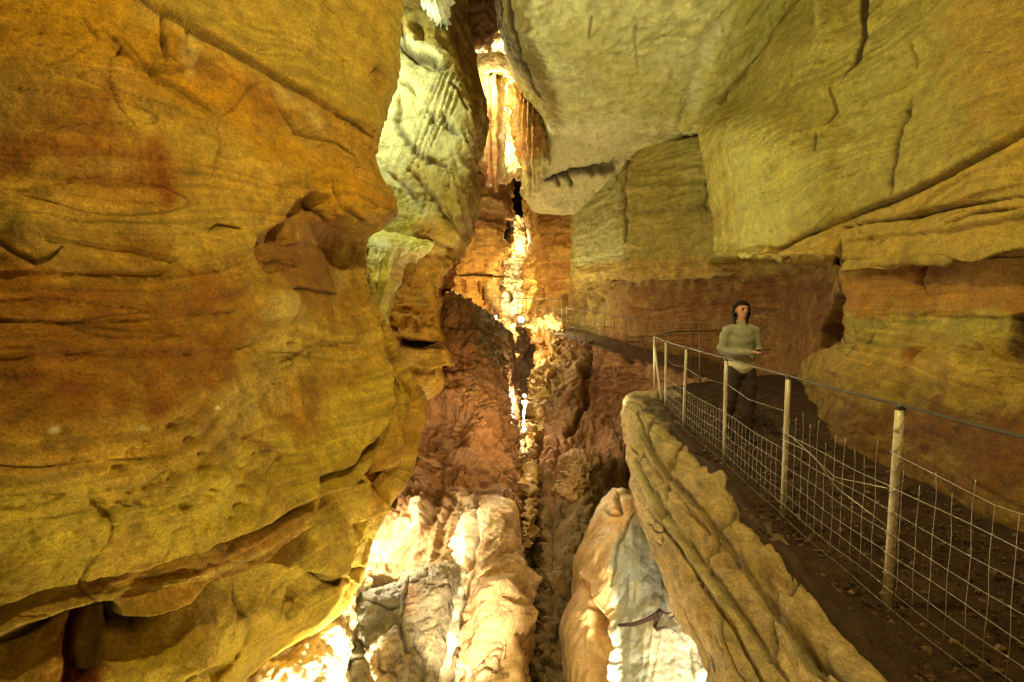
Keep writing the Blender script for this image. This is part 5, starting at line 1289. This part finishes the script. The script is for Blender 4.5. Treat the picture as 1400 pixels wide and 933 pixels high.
# ---------------- person on the path
def blob(name, chains, mat, parent, voxel=.012, fix=None, smooth=4):
    """one continuous surface: elliptical limbs fused by a voxel remesh and smoothed"""
    bm = bmesh.new()
    for ch in chains:
        pts = [Vector(c[0]) for c in ch]
        # densify with Catmull-Rom so limbs taper smoothly
        arr = np.array([list(c[0]) + [c[1], c[2] if len(c) > 2 else c[1]] for c in ch], float)
        if len(arr) > 2:
            arr = cr(arr, np.linspace(0, len(arr) - 1, (len(arr) - 1) * 5 + 1))
        rings = []
        for i, a in enumerate(arr):
            t = Vector(arr[min(i + 1, len(arr) - 1)][:3] - arr[max(i - 1, 0)][:3]).normalized()
            u = Vector((1, 0, 0)) if abs(t.x) < .9 else Vector((0, 1, 0))
            v = t.cross(u).normalized()
            u = v.cross(t).normalized()
            rings.append([bm.verts.new(Vector(a[:3]) + u * math.cos(k * math.pi / 8) * a[3] + v * math.sin(k * math.pi / 8) * a[4]) for k in range(16)])
        for e, sgn in ((0, -1), (-1, 1)):                        # rounded ends
            a = arr[e]
            t = (Vector(arr[-1][:3] - arr[-2][:3]) if e else Vector(arr[1][:3] - arr[0][:3])).normalized() * sgn
            c = Vector(a[:3])
            extra = []
            for f, h in ((.85, .5), (.5, .85)):
                extra.append([bm.verts.new(c + (q.co - c) * f + t * min(a[3], a[4]) * h * .8) for q in rings[e]])
            rings = rings + extra if e else extra[::-1] + rings
        for a, b in zip(rings, rings[1:]):
            for k in range(16):
                bm.faces.new((a[k], a[(k + 1) % 16], b[(k + 1) % 16], b[k]))
        bm.faces.new(rings[0][::-1])
        bm.faces.new(rings[-1])
    bmesh.ops.recalc_face_normals(bm, faces=bm.faces)
    me = bpy.data.meshes.new(name)
    bm.to_mesh(me)
    bm.free()
    o = bpy.data.objects.new(name, me)
    COL.objects.link(o)
    r = o.modifiers.new('r', 'REMESH')
    r.mode = 'VOXEL'
    r.voxel_size = voxel
    sm = o.modifiers.new('s', 'SMOOTH')
    sm.iterations = smooth
    sm.factor = .5
    dg = bpy.context.evaluated_depsgraph_get()
    dg.update()
    m2 = bpy.data.meshes.new_from_object(o.evaluated_get(dg))
    o.modifiers.clear()
    o.data = m2
    m2.name = name
    m2.materials.clear()
    m2.materials.append(mat)
    for p in m2.polygons:
        p.use_smooth = True
    if fix:
        for v in m2.vertices:
            v.co = fix(v.co)
    o.parent = parent
    return o


def person():
    fx, fy = 1008, 603
    q = at(fx, fy, gd(fy))
    root = thing('person', 'person in grey-green sweater and dark trousers, standing on the path holding a small device', 'person', (q[0], q[1], .02), None, math.radians(2))
    m_skin = plain_mat('skin', (.55, .30, .18), .5, 0, 0, 20, .06)
    m_sw = plain_mat('knit_sweater', (.30, .30, .21), .9, 0, .6, 90, .2)
    m_hem = plain_mat('pale_shirt_hem', (.62, .58, .40), .9, 0, .5, 90, .15)
    m_tr = plain_mat('dark_trousers', (.045, .025, .02), .85, 0, .4, 60, .25)
    m_sh = plain_mat('dark_shoes', (.02, .015, .012), .6)
    m_hair = plain_mat('dark_hair', (.014, .008, .005), .75, 0, .7, 120, .4, .15)
    ch = [[((0, 0, .86), .14, .10), ((0, 0, .95), .145, .105), ((0, .005, 1.08), .125, .095), ((0, 0, 1.24), .15, .105), ((0, .01, 1.36), .13, .085), ((0, .012, 1.41), .062, .062), ((0, -.002, 1.48), .05, .052), ((0, -.004, 1.52), .05, .055)],
          [((0, -.028, 1.522), .046, .055), ((0, -.014, 1.56), .064, .082), ((0, -.004, 1.60), .072, .09), ((0, .0, 1.645), .058, .07)]]
    HX = .07                                                   # the hands meet a little to the person's left
    for s in (1, -1):
        ch.append([((.10 * s, .01, 1.36), .05), ((.16 * s, .01, 1.345), .046), ((.198 * s, .01, 1.22), .04), ((.22 * s, .0, 1.10), .036), ((.155 * s + HX * .4, -.115, 1.09), .035), ((.05 * s + HX, -.225, 1.10), .024, .02), ((.035 * s + HX, -.27, 1.105), .03, .018), ((.03 * s + HX, -.31, 1.11), .034, .014)])
        for k in range(4):
            ox = s * (.004 + .016 * k) + HX
            ln = (.055, .062, .058, .046)[k]
            ch.append([((ox, -.30, 1.108), .0085), ((ox, -.32 - ln * .5, 1.105 - .004 * k), .0083), ((ox - .004 * s, -.315 - ln, 1.122 - .004 * k), .007)])
        ch.append([((.012 * s + HX, -.255, 1.11), .011), ((.002 * s + HX, -.285, 1.137), .0095), ((.008 * s + HX, -.315, 1.15), .008)])
        fy_ = -.06 if s > 0 else .05
        ch.append([((.07 * s, 0, .90), .07), ((.09 * s, 0, .82), .08), ((.097 * s, -.015 + fy_ * .3, .66), .075), ((.10 * s, -.02 + fy_ * .5, .49), .056), ((.105 * s, .015 + fy_, .33), .052), ((.105 * s, .03 + fy_, .09), .036)])
        ch.append([((.105 * s, .05 + fy_, .05), .036), ((.112 * s, -.03 + fy_, .045), .036), ((.12 * s, -.12 + fy_, .03), .03, .022)])

    def face(co):
        x, y, z = co
        if z > 1.49 and y < .02:
            def g(cx, cz, sx, sz):
                return math.exp(-((x - cx) / sx) ** 2 - ((z - cz) / sz) ** 2)
            y -= .020 * g(0, 1.570, .011, .018) + .006 * g(0, 1.592, .012, .02) + .008 * g(0, 1.538, .024, .008) + .010 * g(0, 1.508, .024, .012)
            y += .010 * (g(.03, 1.597, .014, .009) + g(-.03, 1.597, .014, .009)) + .003 * g(0, 1.538, .02, .003)
        return Vector((x, y, z))
    body = blob('body', ch, m_skin, root, .0065, face, 3)
    # eyes, brows, mouth, ears
    for s in (1, -1):
        bm = bmesh.new()
        bmesh.ops.create_uvsphere(bm, u_segments=10, v_segments=8, radius=.0105)
        e = obj('eye', bm, plain_mat('eye_dark', (.05, .03, .02), .2), root)
        e.location = (.030 * s, -.083, 1.597)
        bm = bmesh.new()
        bmesh.ops.create_uvsphere(bm, u_segments=10, v_segments=8, radius=1)
        bmesh.ops.scale(bm, vec=(.010, .02, .03), verts=bm.verts)
        e = obj('ear', bm, m_skin, root)
        e.location = (.076 * s, .005, 1.58)
        bm = bmesh.new()
        tube(bm, [(.012 * s, -.094, 1.612), (.03 * s, -.092, 1.617), (.048 * s, -.08, 1.612)], .0035, 5)
        obj('eyebrow', bm, m_hair, root).location = (0, 0, 0)
    bm = bmesh.new()
    tube(bm, [(-.022, -.088, 1.538), (0, -.097, 1.537), (.022, -.088, 1.538)], [.002, .005, .002], 6)
    obj('mouth', bm, plain_mat('lips', (.35, .12, .09), .5), root).location = (0, 0, 0)
    # hair: shoulder length, open at the face
    bm = bmesh.new()
    bmesh.ops.create_icosphere(bm, subdivisions=4, radius=1)
    for v in bm.verts:
        x, y, z = v.co
        r = 1 + .06 * math.sin(x * 23 + z * 3) + .04 * math.sin(y * 31)
        v.co = Vector((x * .094 * r, y * .112 * r + .010, z * .100 * r + 1.603))
        if z < -.1:
            v.co.z -= .13 * min(1, (-z) * 1.2)
            v.co.x *= 1.08
        if y < -.3 and z < .42:                                  # frame the face
            k = min(1, (-y - .3) / .4)
            v.co.y += .105 * k
            v.co.x *= 1 + .12 * k
    obj('hair', bm, m_hair, root).location = (0, 0, 0)
    def folds(co):
        k = .007 * math.sin(co.z * 60 + co.x * 25) * math.sin(co.x * 30 + co.y * 22) + .006 * math.sin(co.z * 33 + co.x * 41 + co.y * 12)
        return co + Vector((co.x, co.y, 0)).normalized() * k
    sw = [[((0, 0, .965), .166, .128), ((0, 0, 1.0), .166, .128), ((0, .005, 1.1), .152, .120), ((0, 0, 1.25), .160, .125), ((0, .008, 1.36), .135, .10), ((0, .01, 1.41), .085, .08), ((0, .006, 1.43), .07, .068)]]
    for s in (1, -1):
        sw.append([((.10 * s, .01, 1.35), .07), ((.165 * s, .01, 1.34), .060), ((.20 * s, .012, 1.22), .054), ((.222 * s, .0, 1.10), .050), ((.155 * s + HX * .4, -.115, 1.09), .045), ((.058 * s + HX, -.205, 1.10), .038)])
    blob('sweater', sw, m_sw, root, .012, folds, 4)
    blob('shirt_hem', [[((0, 0, .885), .166, .126), ((0, 0, .93), .168, .128), ((0, 0, .99), .166, .126)]], m_hem, root, .012, folds, 2)
    tr = [[((0, 0, .85), .15, .112), ((0, 0, .93), .153, .115), ((0, 0, .97), .148, .11)]]
    for s in (1, -1):
        fy_ = -.06 if s > 0 else .05
        tr.append([((.075 * s, 0, .90), .098), ((.09 * s, 0, .82), .10), ((.098 * s, -.015 + fy_ * .3, .66), .09), ((.10 * s, -.02 + fy_ * .5, .49), .074), ((.105 * s, .012 + fy_, .30), .07), ((.105 * s, .028 + fy_, .10), .062)])
    blob('trousers', tr, m_tr, root, .012, folds, 3)
    for s in (1, -1):
        fy_ = -.06 if s > 0 else .05
        blob('shoe', [[((.105 * s, .055 + fy_, .05), .05, .05), ((.112 * s, -.03 + fy_, .048), .05, .045), ((.122 * s, -.13 + fy_, .03), .043, .03)]], m_sh, root, .01, None, 2)
    R = Matrix.Translation(root.location) @ Matrix.Rotation(math.radians(2), 4, 'Z')
    ph = bmesh.new()
    bx(ph, (0, 0, 0), (.075, .15, .012), 0, .004)
    o = obj('phone', ph, plain_mat('dark_device', (.02, .02, .025), .25), None)
    o.location = R @ Vector((HX, -.345, 1.137))
    o.rotation_euler = (math.radians(-8), 0, math.radians(22))
    info(o, 'small dark flat device held in the hands of the person on the path', 'phone')


person()
# ================================================================== light
WARM, GOLD, ORNG, GRN, WHT = (1, .74, .36), (1, .80, .36), (1, .56, .2), (.93, 1, .62), (1, .93, .5)
# lamps that show in the picture
flood(712.5, 437, 19.2, .12, 130, (1, .78, .42), 'bright round floodlight at the edge of the footbridge deck, the largest of the visible lamps', M_GLOW)
flood(717, 541, 12.6, .035, 160, (1, .82, .5), 'small bright floodlight above the white water trickle in the cleft', M_GLOW, (0.1, -1, -.4))
flood(678, 433, 20.3, .04, 40, (1, .7, .35), 'tiny lamp on the footbridge, second from the left end', M_GLOWS)
flood(664, 433, 20.3, .04, 40, (1, .7, .35), 'tiny lamp at the left end of the footbridge', M_GLOWS)
flood(621, 402, 13.4, .06, 60, (1, .85, .45), 'small lamp tucked behind the foot of the grey-green wall', M_GLOWS, (.5, .6, 0))

# near chamber: unseen lights added above, below and behind the viewer, no fittings
light((.5, 2.4, 5.4), 740, (1, .79, .28), .12)
light((.4, -1.6, 2.4), 170, (1, .64, .19), .25)
light((-.4, .9, -2.6), 400, (1, .84, .30), .15)
light((1.0, 1.4, -1.6), 50, (1, .8, .45), .2)
# unseen green-white lights added for the ceiling slab and the scalloped wall
light(at(762, 425, 19.4), 130, GRN, .12)
light((1.2, 8.4, -.9), 1050, (.92, 1, .54), .15, spot=105, aim=(1.5, 9.4, 8))
light(at(470, 60, 8.3), 520, (.92, 1, .68), .10)
# cleft: unseen lights added without fittings, behind rock and in mid-air
light(at(652, 168, 15.4), 170, WHT, .06)
light(at(645, 95, 15.6), 200, WHT, .06)
light(at(648, 238, 15.9), 110, WARM, .06)
light(at(688, 78, 21), 750, WHT, .1)
light(at(654, 90, 16.5), 200, WHT, .06)
light(at(699, 185, 20.3), 650, WHT, .08)
light(at(694, 150, 17.6), 60, WHT, .05)
light(at(640, 395, 22), 300, (1, .68, .28), .15)
light(at(704, 436, 22.6), 1700, WHT, .08, spot=70, aim=at(704, 375, 26))
light(at(712, 330, 27.4), 250, WHT, .08)
light(at(745, 436, 20.6), 260, (1, .62, .25), .1)
# chasm: added lights with no lamp body, to brighten the lower rock
light(at(714, 470, 17.4), 190, WARM, .08)
light(at(712, 600, 12.4), 60, WARM, .06)
light(at(511, 716, 6.55), 200, (1, .86, .58), .05)
light(at(400, 1030, 3.85), 260, (1, .86, .58), .05, spot=60, aim=at(405, 890, 4.7))
light(at(620, 1010, 3.6), 650, (1, .86, .6), .05, spot=46, aim=at(640, 800, 6), blend=.5)
light(at(500, 1015, 4.35), 620, (1, .86, .58), .05, spot=62, aim=at(465, 850, 5.1))
light(at(846, 965, 4.3), 450, (1, .84, .55), .04, spot=28, aim=at(816, 830, 5.5), blend=.3)
light(at(1000, 1010, 3.4), 130, (1, .92, .72), .06, spot=80, aim=at(940, 880, 4.5))
light(at(705, 560, 9.2), 120, (1, .66, .3), .3)
light(at(600, 1050, 3.2), 60, (1, .84, .58), .2)

w = bpy.data.worlds.new('World')
S.world = w
w.use_nodes = True
w.node_tree.nodes['Background'].inputs['Color'].default_value = (.5, .4, .25, 1)
w.node_tree.nodes['Background'].inputs['Strength'].default_value = .08

S.render.engine = 'CYCLES'
S.cycles.use_denoising = True
S.cycles.max_bounces = 6
S.cycles.diffuse_bounces = 3
S.cycles.sample_clamp_indirect = 6
S.view_settings.view_transform = 'Standard'
S.view_settings.look = 'None'
S.view_settings.exposure = 0
S.view_settings.gamma = 1
S.render.resolution_x, S.render.resolution_y = 1024, 682
